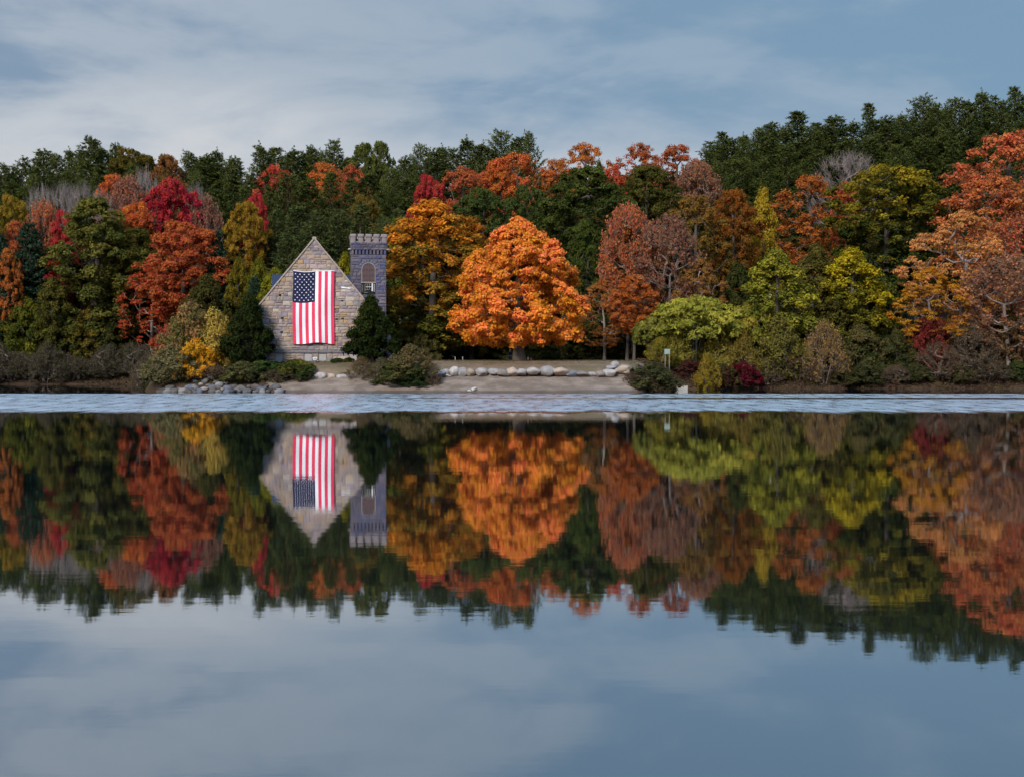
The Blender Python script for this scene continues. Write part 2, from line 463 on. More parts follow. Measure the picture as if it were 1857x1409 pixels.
def grow(chains, targets, rng, tip=0.018, power=0.46, jit=0.1, seg=3, up=0.7):
    P, par = [], []
    for ch in chains:
        last = -1
        for p in ch:
            P.append(np.array(p, float)); par.append(last); last = len(P) - 1
    base_n = len(P)
    ax = np.array(chains[0][-1])
    order = np.argsort(np.linalg.norm((targets - ax) * np.array([1, 1, .5]), axis=1))
    w = [0.0] * len(P)
    for ti in order:
        T = targets[ti]
        A = np.array(P); d = T - A; L = np.linalg.norm(d, axis=1) + 1e-6
        rise = d[:, 2] / L
        cost = L * (1 + up * np.clip(0.35 - rise, 0, 2))
        k = int(np.argmin(cost)); p = P[k]; last = k
        for s in range(1, seg + 1):
            f = s / seg
            q = p + (T - p) * f
            if s < seg: q = q + rng.normal(0, jit * L[k] * .35, 3) + np.array([0, 0, -0.05 * L[k] * math.sin(f * 3.14)])
            P.append(q); par.append(last); last = len(P) - 1; w.append(0.0)
        w[last] = 1.0
    for i in range(len(P) - 1, -1, -1):
        if par[i] >= 0: w[par[i]] += w[i]
    r = tip * np.maximum(np.array(w), 1) ** power
    E = []
    for i in range(len(P)):
        if par[i] >= 0:
            j = par[i]; r0 = min(r[j], r[i] * 1.35) if i >= base_n else r[j]
            E.append((*P[j], *P[i], r0, r[i]))
    return E


def profile(kind, t):
    if kind == 'round': return np.sqrt(np.clip(1 - (2 * t - 1) ** 2, 0, 1)) ** 0.85
    if kind == 'dome': return np.interp(t, [0, .06, .22, .4, .6, .8, .93, 1], [.62, .9, 1, .93, .78, .52, .27, 0])
    if kind == 'oval': return np.interp(t, [0, .12, .35, .6, .8, .93, 1], [.35, .7, 1, .92, .68, .38, 0])
    if kind == 'cone': return np.interp(t, [0, .1, .25, .5, .75, 1], [.6, 1, .95, .7, .42, 0.02])
    if kind == 'vase': return np.interp(t, [0, .3, .6, .85, 1], [.15, .55, .9, 1, .35])
    if kind == 'flat': return np.interp(t, [0, .4, .7, 1], [.9, 1, .85, .25])
    if kind == 'bush': return np.interp(t, [0, .15, .45, .75, 1], [.85, 1, .92, .68, 0.05])
    return np.ones_like(t)


def broadleaf(seed, H, Rr, cb, kind, nl=26, ncl=9, leaves=60, ls=0.30, lobe=0.33, clr=0.62, flat=0.62, droop=0.0, elong=1.5, fill=0.25,
              stems=1, tip=0.02, lean=0.0, upcards=0.0, miss=0.0, spread=0.12, trunkfrac=0.72, power=0.46, gapfill=0.3):
    rng = np.random.default_rng(seed)
    z0 = cb * H
    # lobes spread over the envelope
    g = (np.arange(nl) + .5) / nl
    t = np.clip(g + rng.normal(0, .04, nl), .03, .98)
    if kind in ('dome', 'bush', 'cone'): t = t ** 1.15
    az = np.arange(nl) * 2.39996 + rng.normal(0, .35, nl)
    pr = profile(kind, t) * Rr
    rad = np.maximum(pr - lobe * Rr * .7, 0) * rng.uniform(.84, 1.10, nl)
    inner = rng.random(nl) < fill
    rad = np.where(inner, rad * rng.uniform(.2, .7, nl), rad)
    LC = np.stack([rad * np.cos(az), rad * np.sin(az), z0 + t * (H - z0) - lobe * Rr * .35 * t], -1)
    LR = lobe * Rr * rng.uniform(.75, 1.3, nl)
    top = np.argmax(LC[:, 2]); LC[top, :2] *= .3
    # clumps on each lobe's upper and outer side
    cc, cv, cl = [], [], []
    for i in range(nl):
        n = max(3, int(ncl * rng.uniform(.7, 1.3)))
        d = unit(rng.normal(0, 1, (n, 3)))
        out = np.array([math.cos(az[i]), math.sin(az[i]), 0.5 + .6 * t[i]])
        d = unit(d + out * .55)
        c = LC[i] + d * LR[i] * rng.uniform(.45, 1.0, (n, 1)) * np.array([1, 1, .8])
        keep = rng.random(n) >= miss
        cc.append(c[keep]); cv.append(np.clip(rng.normal(.5, .13, keep.sum()) + rng.normal(0, .17), 0, 1)); cl.append(np.full(keep.sum(), i))
    CC = np.concatenate(cc); CV = np.concatenate(cv); CL = np.concatenate(cl)
    # clumps between the lobes close the canopy
    ne = int(len(CC) * gapfill * (.3 if miss else 1))
    if ne:
        te = rng.random(ne) ** .9 * .94 + .02; ae = rng.uniform(0, 6.283, ne)
        re_ = profile(kind, te) * Rr * rng.uniform(.5, .86, ne)
        CE = np.stack([re_ * np.cos(ae), re_ * np.sin(ae), z0 + te * (H - z0) * .97], -1)
        near = np.argmin(((CE[:, None] - LC[None]) ** 2).sum(-1), 1)
        CC = np.concatenate([CC, CE]); CV = np.concatenate([CV, np.clip(rng.normal(.45, .15, ne), 0, 1)]); CL = np.concatenate([CL, near])
    CC[:, 2] = np.maximum(CC[:, 2], max(z0 * .85, 0.15))
    nc = len(CC)
    # limbs
    ln = np.array([rng.normal(0, spread), rng.normal(0, spread), 0]) * H * .12
    if stems == 1:
        tt = np.linspace(0, trunkfrac, 9)
        ch = [[(ln[0] * s * s + .02 * H * math.sin(s * 5 + seed) * s + lean * H * s, ln[1] * s * s, H * s) for s in tt]]
    else:
        ch = []
        for k in range(stems):
            a = rng.uniform(0, 6.28); rr = rng.uniform(.15, .5) * Rr
            b = rng.uniform(0, .10) * Rr
            ch.append([(b * math.cos(a) + rr * math.cos(a) * s ** 1.3, b * math.sin(a) + rr * math.sin(a) * s ** 1.3, -.1 + H * s * .75) for s in np.linspace(0, .8, 6)])
    E = grow(ch, CC, rng, tip=tip, power=power)
    if stems == 1:
        E[0] = (*E[0][:6], E[0][6] * 1.45, E[0][7])
    VT, QT = limb_tubes(E)
    # leaves
    leaves = max(8, int(leaves * .84))
    n = nc * leaves
    ci = np.repeat(np.arange(nc), leaves)
    off = rng.normal(0, 1, (n, 3)); off = unit(off) * rng.random((n, 1)) ** .45
    cr = clr * rng.uniform(.65, 1.3, nc)
    off = off * cr[ci][:, None] * np.array([1, 1, flat])
    C = CC[ci] + off
    if droop: C[:, 2] -= droop * np.linalg.norm(off[:, :2], axis=1)
    outw = unit(C - LC[CL[ci]])
    Nn = unit(outw * .55 + unit(off) * .35 + np.array([0, 0, .45]) + rng.normal(0, .42, (n, 3)))
    A = rng.normal(0, 1, (n, 3)) + np.array([0, 0, -.5 * (droop > 0)]) + unit(off) * .8
    if upcards: A = np.array([0, 0, upcards]) + outw * .6 + rng.normal(0, .35, (n, 3))
    L = ls * elong * rng.uniform(.7, 1.3, n); W = ls * rng.uniform(.7, 1.25, n)
    VL, QL = cards(C, Nn, A, L, W)
    ht = (C[:, 2] - z0) / (H - z0)
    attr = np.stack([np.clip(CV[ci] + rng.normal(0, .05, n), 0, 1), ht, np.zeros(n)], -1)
    tm = np_mesh('trunk_mesh', VT, QT, BARK, True)
    cm = np_mesh('crown_mesh', VL, QL, LEAF, False, attr)
    zt = np.percentile(C[:, 2], 99.7) + ls * .4; hw = np.percentile(np.abs(C[:, 0]), 98.5)
    return tm, cm, zt, hw


def pine(seed, H=20.0, Rr=4.2, cb=0.14, step=0.68, nb=5, ragged=.4, card=0.46, wid=.085, upt=.55, pitch0=-6, pitch1=48, spire=.8, dens=1.0, sag=0.0, kt=8):
    rng = np.random.default_rng(seed)
    E = []; C = []; D = []; TV = []
    tz_ = np.linspace(0, H, 14)
    bx = np.cumsum(rng.normal(0, .05, 14)); by = np.cumsum(rng.normal(0, .05, 14))
    r = .24 * (1 - tz_ / H) ** .8 * H / 20 + .02
    for i in range(13):
        E.append((bx[i], by[i], tz_[i], bx[i + 1], by[i + 1], tz_[i + 1], r[i], r[i + 1]))
    z = cb * H
    side = 1
    while z < H - .25:
        t = (z / H - cb) / (1 - cb)
        sect = rng.uniform(0, 6.28)
        for k in range(nb):
            az = sect + k * 6.283 / nb + rng.normal(0, .3)
            Lb = Rr * (1 - t) ** spire * (0.55 + .45 * math.sin(min(1, t * 3 + .35) * 1.57)) * rng.uniform(1 - ragged, 1 + ragged * .55) + .25
            if rng.random() < .06: continue
            pit = R(pitch0 + (pitch1 - pitch0) * t + rng.normal(0, 7))
            o = np.array([np.interp(z, tz_, bx), np.interp(z, tz_, by), z + rng.uniform(-.2, .2)])
            h = np.array([math.cos(az), math.sin(az), 0.0])
            pts = []
            for s in np.linspace(0, 1, 5):
                pts.append(o + h * Lb * s * math.cos(pit) + np.array([0, 0, Lb * s * math.sin(pit) + Lb * (.22 - sag) * s * s - sag * Lb * .5 * s]))
            pts = np.array(pts)
            for i in range(4):
                E.append((*pts[i], *pts[i + 1], .05 * (1 - i / 5) * Lb / Rr + .012, .05 * (1 - (i + 1) / 5) * Lb / Rr + .01))
            nbt = max(3, int(Lb * 4.6 * dens))
            tone = np.clip(rng.normal(.5, .22), 0, 1)
            for s in np.linspace(.28, 1.0, nbt):
                p = np.array([np.interp(s, np.linspace(0, 1, 5), pts[:, i]) for i in range(3)])
                side = -side
                lat = np.array([-h[1], h[0], 0]) * side
                ll = Lb * .30 * (1.05 - s) + .28
                dr = unit(h * .8 + lat * (1.0 if s < .95 else .1) + np.array([0, 0, .22]))
                nt_ = max(2, int(ll / .24))
                for q in np.linspace(.25, 1, nt_):
                    C.append(p + dr * ll * q + rng.normal(0, .06, 3)); D.append(dr); TV.append(tone)
        z += step * rng.uniform(.75, 1.25) * (1 - .35 * t)
    for q in np.linspace(-1.4, .25, 9):     # leader
        C.append(np.array([bx[-1], by[-1], H + q]) + rng.normal(0, .06, 3)); D.append(np.array([0, 0, 1.])); TV.append(.6)
    C = np.array(C); D = np.array(D); TV = np.array(TV)
    k = kt
    n = len(C) * k; ci = np.repeat(np.arange(len(C)), k)
    A = unit(D[ci] * .9 + np.array([0, 0, upt]) + rng.normal(0, .5, (n, 3)))
    Lc = card * rng.uniform(.7, 1.3, n); Wc = wid * rng.uniform(.7, 1.3, n)
    P = C[ci] + A * (Lc * .35)[:, None]
    Nn = unit(rng.normal(0, .6, (n, 3)) + np.array([0, 0, .7]))
    VL, QL = cards(P, Nn, A, Lc, Wc)
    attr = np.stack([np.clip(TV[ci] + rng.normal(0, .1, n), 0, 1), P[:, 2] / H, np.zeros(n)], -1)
    VT, QT = limb_tubes(E)
    return np_mesh('trunk_mesh', VT, QT, BARK, True), np_mesh('crown_mesh', VL, QL, NEEDLE, False, attr), H + .4, np.percentile(np.abs(P[:, 0]), 98.5)


def bare(seed, H=14.0, Rr=4.0, cb=.25, kind='round', nt=240, leaf=0, stems=1, tipr=.014, ls=.25):
    """twiggy crown: limbs, then fans of fine twigs at every limb end, with a few leaves left"""
    rng = np.random.default_rng(seed)
    t = rng.random(nt) ** .8; az = rng.uniform(0, 6.283, nt)
    rr = profile(kind, t) * Rr * rng.uniform(.25, 1, nt) ** .5
    T = np.stack([rr * np.cos(az), rr * np.sin(az), cb * H + t * (H - cb * H)], -1)
    if stems == 1:
        ch = [[(.02 * H * math.sin(s * 4 + seed), .02 * H * math.cos(s * 3 + seed), H * s) for s in np.linspace(0, .62, 8)]]
    else:
        ch = []
        for k in range(stems):
            a = rng.uniform(0, 6.28); q = rng.uniform(.2, .6) * Rr
            ch.append([(.1 * Rr * math.cos(a) + q * math.cos(a) * s, .1 * Rr * math.sin(a) + q * math.sin(a) * s, -.1 + H * s * .7) for s in np.linspace(0, .8, 5)])
    E = grow(ch, T, rng, tip=.022, power=.44, up=1.2)
    if stems == 1: E[0] = (*E[0][:6], E[0][6] * 1.4, E[0][7])
    VT, QT = limb_tubes(E)
    k = 10; n = nt * k; ci = np.repeat(np.arange(nt), k)
    ctr = np.array([0, 0, cb * H + .25 * (H - cb * H)])
    d = unit(unit(T[ci] - ctr) * .8 + np.array([0, 0, .45]) + rng.normal(0, .5, (n, 3)))
    L = rng.uniform(.5, 1.5, n) * Rr / 4
    st = T[ci] - d * .25 + rng.normal(0, .12 * Rr / 4, (n, 3))
    TW = np.concatenate([st, st + d * L[:, None], np.full((n, 1), tipr), np.full((n, 1), tipr * .5)], 1)
    V2, Q2 = tubes(TW, 3)
    tm = np_mesh('trunk_mesh', VT, QT, BARK, True)
    if leaf:
        m = int(nt * leaf); wi = rng.integers(0, n, m)
        C = st[wi] + d[wi] * (L[wi] * rng.uniform(.3, 1.1, m))[:, None] + rng.normal(0, .1, (m, 3))
        VL, QL = cards(C, unit(rng.normal(0, .7, (m, 3)) + [0, 0, .6]), rng.normal(0, 1, (m, 3)), ls * 1.4 * rng.uniform(.7, 1.3, m), ls * rng.uniform(.7, 1.3, m))
        at = np.stack([rng.random(m), (C[:, 2] - cb * H) / (H - cb * H), np.zeros(m)], -1)
        cm = np_mesh('crown_mesh', VL, QL, LEAF, False, at)
    else:
        cm = None
    wm_ = np_mesh('twig_mesh', V2, Q2, BARK, True)
    return tm, cm, H + .5, np.percentile(np.abs(st[:, 0]), 98.5) + .3, wm_


PROTO = {}


def protos():
    P = PROTO
    P['maple'] = [broadleaf(11, 14.2, 6.8, .13, 'dome', nl=235, ncl=9, leaves=42, ls=.19, lobe=.125, clr=.46, flat=.62, droop=.25, fill=.36, tip=.0145, power=.46)]
    P['round'] = [broadleaf(s, 15, 5.2, .10, 'round', nl=84, ncl=9, leaves=54, ls=.185, lobe=.185, clr=.50, flat=.7, droop=.15, fill=.34, tip=.014) for s in (21, 22, 23)]
    P['oval'] = [broadleaf(s, 17, 4.6, .07, 'oval', nl=94, ncl=9, leaves=50, ls=.18, lobe=.19, clr=.48, flat=.7, droop=.15, fill=.34, tip=.014) for s in (31, 32)]
    P['sparse'] = [broadleaf(s, 15, 5.0, .15, 'round', nl=84, ncl=8, leaves=32, ls=.17, lobe=.17, clr=.48, flat=.6, droop=.2, tip=.017, miss=.12, fill=.35) for s in (41, 42, 43)]
    P['roundtop'] = [broadleaf(s, 20, 5.4, .34, 'round', nl=84, ncl=9, leaves=48, ls=.19, lobe=.185, clr=.5, flat=.72, droop=.15, fill=.36, tip=.013, trunkfrac=.85) for s in (24, 25)]
    P['sparsetop'] = [broadleaf(s, 20, 5.2, .34, 'round', nl=84, ncl=8, leaves=30, ls=.175, lobe=.175, clr=.5, flat=.65, droop=.2, tip=.016, miss=.1, fill=.35, trunkfrac=.85) for s in (44, 45)]
    P['spread'] = [broadleaf(s, 15, 6.4, .2, 'oval', nl=78, ncl=9, leaves=32, ls=.18, lobe=.16, clr=.55, flat=.36, droop=.1, tip=.017, miss=.08, fill=.22, trunkfrac=.55, power=.45) for s in (51, 52)]
    P['vine'] = [broadleaf(s, 12, 3.4, .02, 'oval', nl=68, ncl=8, leaves=42, ls=.17, lobe=.25, clr=.42, flat=1.0, droop=.4, elong=1.5, spread=.3, fill=.3, tip=.012) for s in (61, 62)]
    P['cedar'] = [broadleaf(s, 8, 2.7, .13, 'cone', nl=70, ncl=9, leaves=40, ls=.12, lobe=.2, clr=.34, flat=1.3, elong=2.6, upcards=1.2, fill=.3, tip=.012) for s in (71, 72)]
    P['pine'] = [pine(81, 20, 4.6, .10, ragged=.5, spire=.8), pine(82, 20, 4.4, .10, ragged=.5, spire=1.1)] + [pine(83, 20, 4.2, .1, ragged=.5, spire=1.0), pine(84, 20, 5.0, .16, ragged=.6, spire=.7, kt=6), pine(85, 20, 4.4, .16, ragged=.6, spire=.75, step=.78)]
    P['spruce'] = [pine(s, 16, 4.2, .05, step=.55, nb=6, ragged=.25, pitch0=-14, pitch1=25, sag=.12, upt=.1, wid=.15, kt=5) for s in (91, 92)]
    P['bush'] = [broadleaf(s, 3.2, 2.4, .03, 'bush', nl=44, ncl=8, leaves=34, ls=.115, lobe=.22, clr=.27, flat=.85, stems=7, tip=.006, fill=.3) for s in (101, 102, 103)]
    P['wisp'] = [broadleaf(s, 3.4, 2.0, .04, 'bush', nl=46, ncl=8, leaves=20, ls=.095, lobe=.24, clr=.30, flat=1.1, stems=9, tip=.007, fill=.35, upcards=.7, elong=2.0) for s in (111, 112)]
    P['low'] = [broadleaf(s, 1.7, 2.3, .05, 'flat', nl=40, ncl=8, leaves=36, ls=.10, lobe=.22, clr=.28, flat=.5, stems=6, tip=.006, elong=2.2) for s in (121,)]
    P['sumac'] = [broadleaf(131, 6.4, 4.3, .46, 'flat', nl=72, ncl=8, leaves=34, ls=.14, lobe=.19, clr=.46, flat=.45, droop=.5, elong=3.2, stems=7, tip=.009, fill=.25)]
    P['under'] = [broadleaf(s, 7, 3.6, .03, 'bush', nl=52, ncl=9, leaves=36, ls=.20, lobe=.22, clr=.45, flat=.85, stems=5, tip=.010, fill=.35) for s in (141, 142)]
    P['bare'] = [bare(s, 14, 4.2, .3, 'round', nt=230) for s in (151, 152)]
    P['thin'] = [bare(s, 14, 4.4, .22, 'round', nt=230, leaf=46, ls=.22) for s in (161, 162)]
    P['brush'] = [bare(s, 3.4, 2.6, .05, 'bush', nt=170, leaf=26, stems=8, tipr=.009, ls=.11) for s in (171, 172)]


protos()
_rng = np.random.default_rng(5)


def plant(name, kind, px, ytop, wpx, D, c1, c2, mixw, label, cat, group=None, idx=None, bark=(.085, .07, .06, 1), rot=None, base=None):
    x, y, z = px_to_world(px, ytop, D)
    if kind in ('round', 'sparse') and wpx / F * D < .62 * (z - tz(x, y)): kind += 'top'
    pr = PROTO[kind]
    k = int(_rng.integers(len(pr))) if idx is None else idx
    tm, cm, H0, W0 = pr[k][:4]
    x, y, z = px_to_world(px, ytop, D)
    g = tz(x, y) - .05 if base is None else base
    H = max(z - g, .5)
    sz = H / H0
    sx = (wpx / F * D) / (2 * W0) if wpx else sz
    if kind in ('round', 'roundtop', 'sparse', 'sparsetop', 'oval', 'vine', 'pine'): sx *= 1.12
    sx = float(np.clip(sx, sz * .45, sz * 2.4)) if base is None else sx
    e = link(name, None, None, (x, y, g))
    e.rotation_euler = (0, 0, _rng.uniform(0, 6.28) if rot is None else rot)
    e.scale = (sx, sx, sz)
    tag(e, label, cat, group)
    t = link('trunk', tm, e); t.color = bark
    if len(pr[k]) > 4:
        tw = link('twigs', pr[k][4], e); tw.color = bark
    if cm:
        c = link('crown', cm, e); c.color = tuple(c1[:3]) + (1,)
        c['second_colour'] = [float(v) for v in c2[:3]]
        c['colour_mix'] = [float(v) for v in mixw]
    return e

# ------------------------------------------------------------------ the stone church
CH_D, CH_SC = 147.0, F / 147.0
church = link('stone_church', None, None, ((570 - CX) / F * CH_D, CH_D, 2.68))
church.rotation_euler = (0, 0, math.atan((CX - 570) / F))
tag(church, 'old fieldstone church with steep gable and square battlemented tower, hung with a flag', 'church')
rng = np.random.default_rng(77)
HWID, SLOPE, APEX = 5.45, 1.23, 12.9
EAVE = APEX - SLOPE * HWID


def part(name, bm, mat, parent=church, smooth_=False, loc=None):
    return link(name, bm_mesh(name, bm, mat, smooth_), parent, loc)


def clip_poly(poly, a, b, c):
    """keep a*x + b*z <= c"""
    res = []
    for i in range(len(poly)):
        p, q = poly[i], poly[(i + 1) % len(poly)]
        dp = a * p[0] + b * p[1] - c; dq = a * q[0] + b * q[1] - c
        if dp <= 0: res.append(p)
        if dp * dq < 0:
            f = dp / (dp - dq); res.append((p[0] + f * (q[0] - p[0]), p[1] + f * (q[1] - p[1])))
    return res


def area(poly):
    return .5 * abs(sum(poly[i][0] * poly[(i + 1) % len(poly)][1] - poly[(i + 1) % len(poly)][0] * poly[i][1] for i in range(len(poly))))


def stone_bm(bm, poly, y_front, depth):
    """rough-faced stone: polygon in x,z, a chamfered front with a slightly uneven face"""
    n = len(poly)
    cx = sum(p[0] for p in poly) / n; cz = sum(p[1] for p in poly) / n
    s = min(max(p[0] for p in poly) - min(p[0] for p in poly), max(p[1] for p in poly) - min(p[1] for p in poly))
    ins = 1 - min(.26, .09 / max(s, .15))
    back = [bm.verts.new((p[0], y_front + depth, p[1])) for p in poly]
    mid = [bm.verts.new((p[0], y_front + .035, p[1])) for p in poly]
    fr = [bm.verts.new((cx + (p[0] - cx) * ins, y_front + rng.uniform(-.022, .018), cz + (p[1] - cz) * ins)) for p in poly]
    cen = bm.verts.new((cx + rng.normal(0, .04), y_front - rng.uniform(.01, .05), cz + rng.normal(0, .03)))
    for i in range(n):
        j = (i + 1) % n
        bm.faces.new((fr[i], fr[j], cen))
        bm.faces.new((mid[i], mid[j], fr[j], fr[i]))
        bm.faces.new((back[i], back[j], mid[j], mid[i]))


def coursed(x0, x1, z0, z1, hmin, hmax, wmin, wmax, gap=.016):
    polys = []; z = z0
    while z < z1 - .12:
        h = min(rng.uniform(hmin, hmax), z1 - z)
        if z1 - z - h < .15: h = z1 - z
        x = x0 - rng.uniform(0, wmin)
        while x < x1:
            w = rng.uniform(wmin, wmax) * (1 if rng.random() < .85 else .55)
            a, b = max(x, x0), min(x + w, x1)
            if b - a > .1:
                j = lambda s=.03: rng.uniform(-s, s) * (1 if h > .3 else .6)
                if h > .36 and rng.random() < .22:      # two thin stones in one course
                    m = z + h * rng.uniform(.4, .6)
                    for lo, hi in ((z, m), (m, z + h)):
                        polys.append([(a + gap / 2, lo + gap / 2), (b - gap / 2, lo + gap / 2), (b - gap / 2 + j(), hi - gap / 2), (a + gap / 2 + j(), hi - gap / 2)])
                else:
                    polys.append([(a + gap / 2 + j(), z + gap / 2 + j()), (b - gap / 2 + j(), z + gap / 2 + j()), (b - gap / 2 + j(), z + h - gap / 2 + j()), (a + gap / 2 + j(), z + h - gap / 2 + j())])
            x += w
        z += h
    return polys


# gable wall: mortar core
bm = bmesh.new()
prism(bm, [(-HWID, -.6), (HWID, -.6), (HWID, EAVE), (0, APEX), (-HWID, EAVE)], 0, .7)
front = part('front_wall', bm, MORTAR)
FX0, FX1, FZ0, FZ1 = -2.17, 2.05, 2.17, 9.58       # flag on the wall
polys = []
for p in coursed(-HWID, HWID, 1.42, APEX, .22, .52, .30, 1.0):
    for sgn in (1, -1):
        p = clip_poly(p, sgn * SLOPE, 1, APEX - .03)
        if len(p) < 3: break
    if len(p) >= 3 and area(p) > .012:
        polys.append(p)
base_open = [(-4.62, -3.75), (-4.05 + .6, -2.6), (-1.03, -.22), (.46, 1.25), (3.58, 4.45), (5.0, 5.4)]
base_open = [(-5.2, -4.7), (-4.0, -3.2), (-1.03, -.22), (.46, 1.25), (3.58, 4.45), (4.95, 5.4)]
for p in coursed(-HWID - .12, HWID + .12, -.3, 1.12, .3, .44, .5, 1.2):
    xa, xb = min(q[0] for q in p), max(q[0] for q in p)
    if any(xb > o[0] + .02 and xa < o[1] - .02 for o in base_open):
        for o in base_open:
            if xb > o[0] + .02 and xa < o[1] - .02:
                l = clip_poly(p, 1, 0, o[0] - .02); r_ = clip_poly(p, -1, 0, -(o[1] + .02))
                p = l if len(l) >= 3 and (len(r_) < 3 or area(l) >= area(r_)) else r_
                if len(p) < 3: break
    if len(p) >= 3 and area(p) > .02: polys.append(('b', p))
indiv, hidden = [], []
for p in polys:
    pl = ('b', p[1]) if p[0] == 'b' else ('w', p)
    q = pl[1]
    cxm = sum(v[0] for v in q) / len(q); czm = sum(v[1] for v in q) / len(q)
    if FX0 + .5 < cxm < FX1 - .5 and FZ0 + .4 < czm < FZ1 - .4: hidden.append(pl)
    else: indiv.append(pl)
indiv.sort(key=lambda p: -area(p[1]))
NF = 215
hidden += indiv[NF:]; indiv = indiv[:NF]


def front_y(kindc):
    return (-.12 if kindc == 'b' else -.045) - rng.uniform(0, .03)


for kc, p in indiv:
    bm = bmesh.new(); stone_bm(bm, p, front_y(kc), .16 if kc == 'w' else .22)
    part('stone', bm, STONE, front)
bm = bmesh.new()
for kc, p in hidden: stone_bm(bm, p, front_y(kc), .16 if kc == 'w' else .22)
part('small_stones', bm, STONE, front)['kind'] = 'stuff'
# water table, base openings, coping
x = -HWID - .2
while x < HWID + .15:
    w = min(rng.uniform(1.0, 1.9), HWID + .2 - x)
    bm = bmesh.new(); box(bm, x + .01, x + w - .01, -.24, .1, 1.14, 1.38 + rng.uniform(-.015, .015)); bevel_all(bm, .025)
    part('ledge_stone', bm, LEDGE, front); x += w
for a, b in base_open:
    bm = bmesh.new(); box(bm, a + .03, b - .03, -.075, .05, -.3, 1.10); bevel_all(bm, .015)
    part('blocked_window', bm, CONC, front)
for sgn in (-1, 1):
    Lr = math.hypot(HWID + .28, SLOPE * (HWID + .28)); nseg = 9; ang = math.atan(SLOPE)
    for k in range(nseg):
        bm = bmesh.new()
        box(bm, k * Lr / nseg + .008, (k + 1) * Lr / nseg - .008, -.16, .82, -.04, .115 + rng.uniform(-.012, .012)); bevel_all(bm, .02)
        m = Matrix.Translation((0, 0, APEX + .03)) @ Matrix.Rotation(ang if sgn > 0 else math.pi - ang, 4, 'Y')
        if sgn < 0: bmesh.ops.scale(bm, vec=(1, 1, -1), verts=bm.verts); bmesh.ops.reverse_faces(bm, faces=bm.faces)
        bm.transform(m); part('coping_stone', bm, COPING, front)
bm = bmesh.new(); box(bm, -.2, .22, -.18, .84, APEX - .05, APEX + .22); bevel_all(bm, .04); part('apex_stone', bm, COPING, front)
# putlog holes and two odd stones
for hx, hz in ((-3.5, 7.1), (2.85, 6.55), (-3.35, 3.3), (-3.3, 4.75), (2.3, 4.65), (2.9, 4.7)):
    bm = bmesh.new(); box(bm, hx - .12, hx + .12, -.105, .05, hz - .07, hz + .07); part('dark_hole', bm, DARK, front)
bm = bmesh.new(); stone_bm(bm, [(2.72, 7.82), (3.72, 7.72), (3.72, 7.9), (2.72, 8.02)], -.1, .1); part('pale_stone', bm, WHITEP, front)
# nave walls and roof behind the gable
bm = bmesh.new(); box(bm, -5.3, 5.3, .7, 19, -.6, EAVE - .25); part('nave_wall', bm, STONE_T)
bm = bmesh.new(); prism(bm, [(-5.3, EAVE - .25), (5.3, EAVE - .25), (0, APEX - .8)], 18.4, 19); part('rear_gable', bm, STONE_T)
for sgn in (-1, 1):
    bm = bmesh.new()
    pts = [(0, APEX - .55), (sgn * 5.75, APEX - .55 - SLOPE * 5.75), (sgn * 5.75, APEX - .75 - SLOPE * 5.75), (0, APEX - .75)]
    prism(bm, pts if sgn < 0 else pts[::-1], .72, 19.2); bmesh.ops.recalc_face_normals(bm, faces=bm.faces)
    part('roof_slope', bm, SLATE)
# cross gable whose ridge shows either side of the front gable
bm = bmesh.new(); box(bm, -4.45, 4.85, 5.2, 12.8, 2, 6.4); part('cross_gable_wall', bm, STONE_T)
for sgn in (-1, 1):
    bm = bmesh.new()
    yy = lambda s: 9 + s * 4.3
    vs = [bm.verts.new(p) for p in ((-4.55, 9, 9.75), (5.0, 9, 9.75), (5.0, yy(sgn), 6.2), (-4.55, yy(sgn), 6.2), (-4.55, 9, 9.55), (5.0, 9, 9.55), (5.0, yy(sgn), 6.0), (-4.55, yy(sgn), 6.0))]
    for f in ((0, 1, 2, 3), (7, 6, 5, 4), (0, 4, 5, 1), (3, 2, 6, 7), (0, 3, 7, 4), (1, 5, 6, 2)): bm.faces.new([vs[i] for i in f])
    bmesh.ops.recalc_face_normals(bm, faces=bm.faces)
    part('cross_roof_slope', bm, SLATE)
for sx in (-4.42, 4.5):
    bm = bmesh.new()
    vs = [bm.verts.new((xx, y_, z_)) for xx in (sx, sx + .3) for y_, z_ in ((5.2, 6.3), (12.8, 6.3), (9, 9.5))]
    for f in ((0, 1, 2), (5, 4, 3), (0, 3, 4, 1), (1, 4, 5, 2), (2, 5, 3, 0)): bm.faces.new([vs[i] for i in f])
    bmesh.ops.recalc_face_normals(bm, faces=bm.faces); part('cross_gable_end', bm, STONE_T)

# tower
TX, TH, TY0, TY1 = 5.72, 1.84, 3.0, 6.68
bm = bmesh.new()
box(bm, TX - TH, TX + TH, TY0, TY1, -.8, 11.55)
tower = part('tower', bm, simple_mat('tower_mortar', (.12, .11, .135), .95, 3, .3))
WX0, WX1, WZ0, WZS = TX - .76, TX + .70, 8.70, 10.0     # arched louvre window: sill, springing
LZ0, LZ1 = 7.35, 8.58                                      # dark opening below
WC, WR = (WX0 + WX1) / 2, (WX1 - WX0) / 2


def in_open(p):
    cx_ = sum(v[0] for v in p) / len(p); cz_ = sum(v[1] for v in p) / len(p)
    if WX0 - .28 < cx_ < WX1 + .28 and LZ0 < cz_ < WZS: return True
    return math.hypot(cx_ - WC, cz_ - WZS) < WR + .34 and cz_ >= WZS


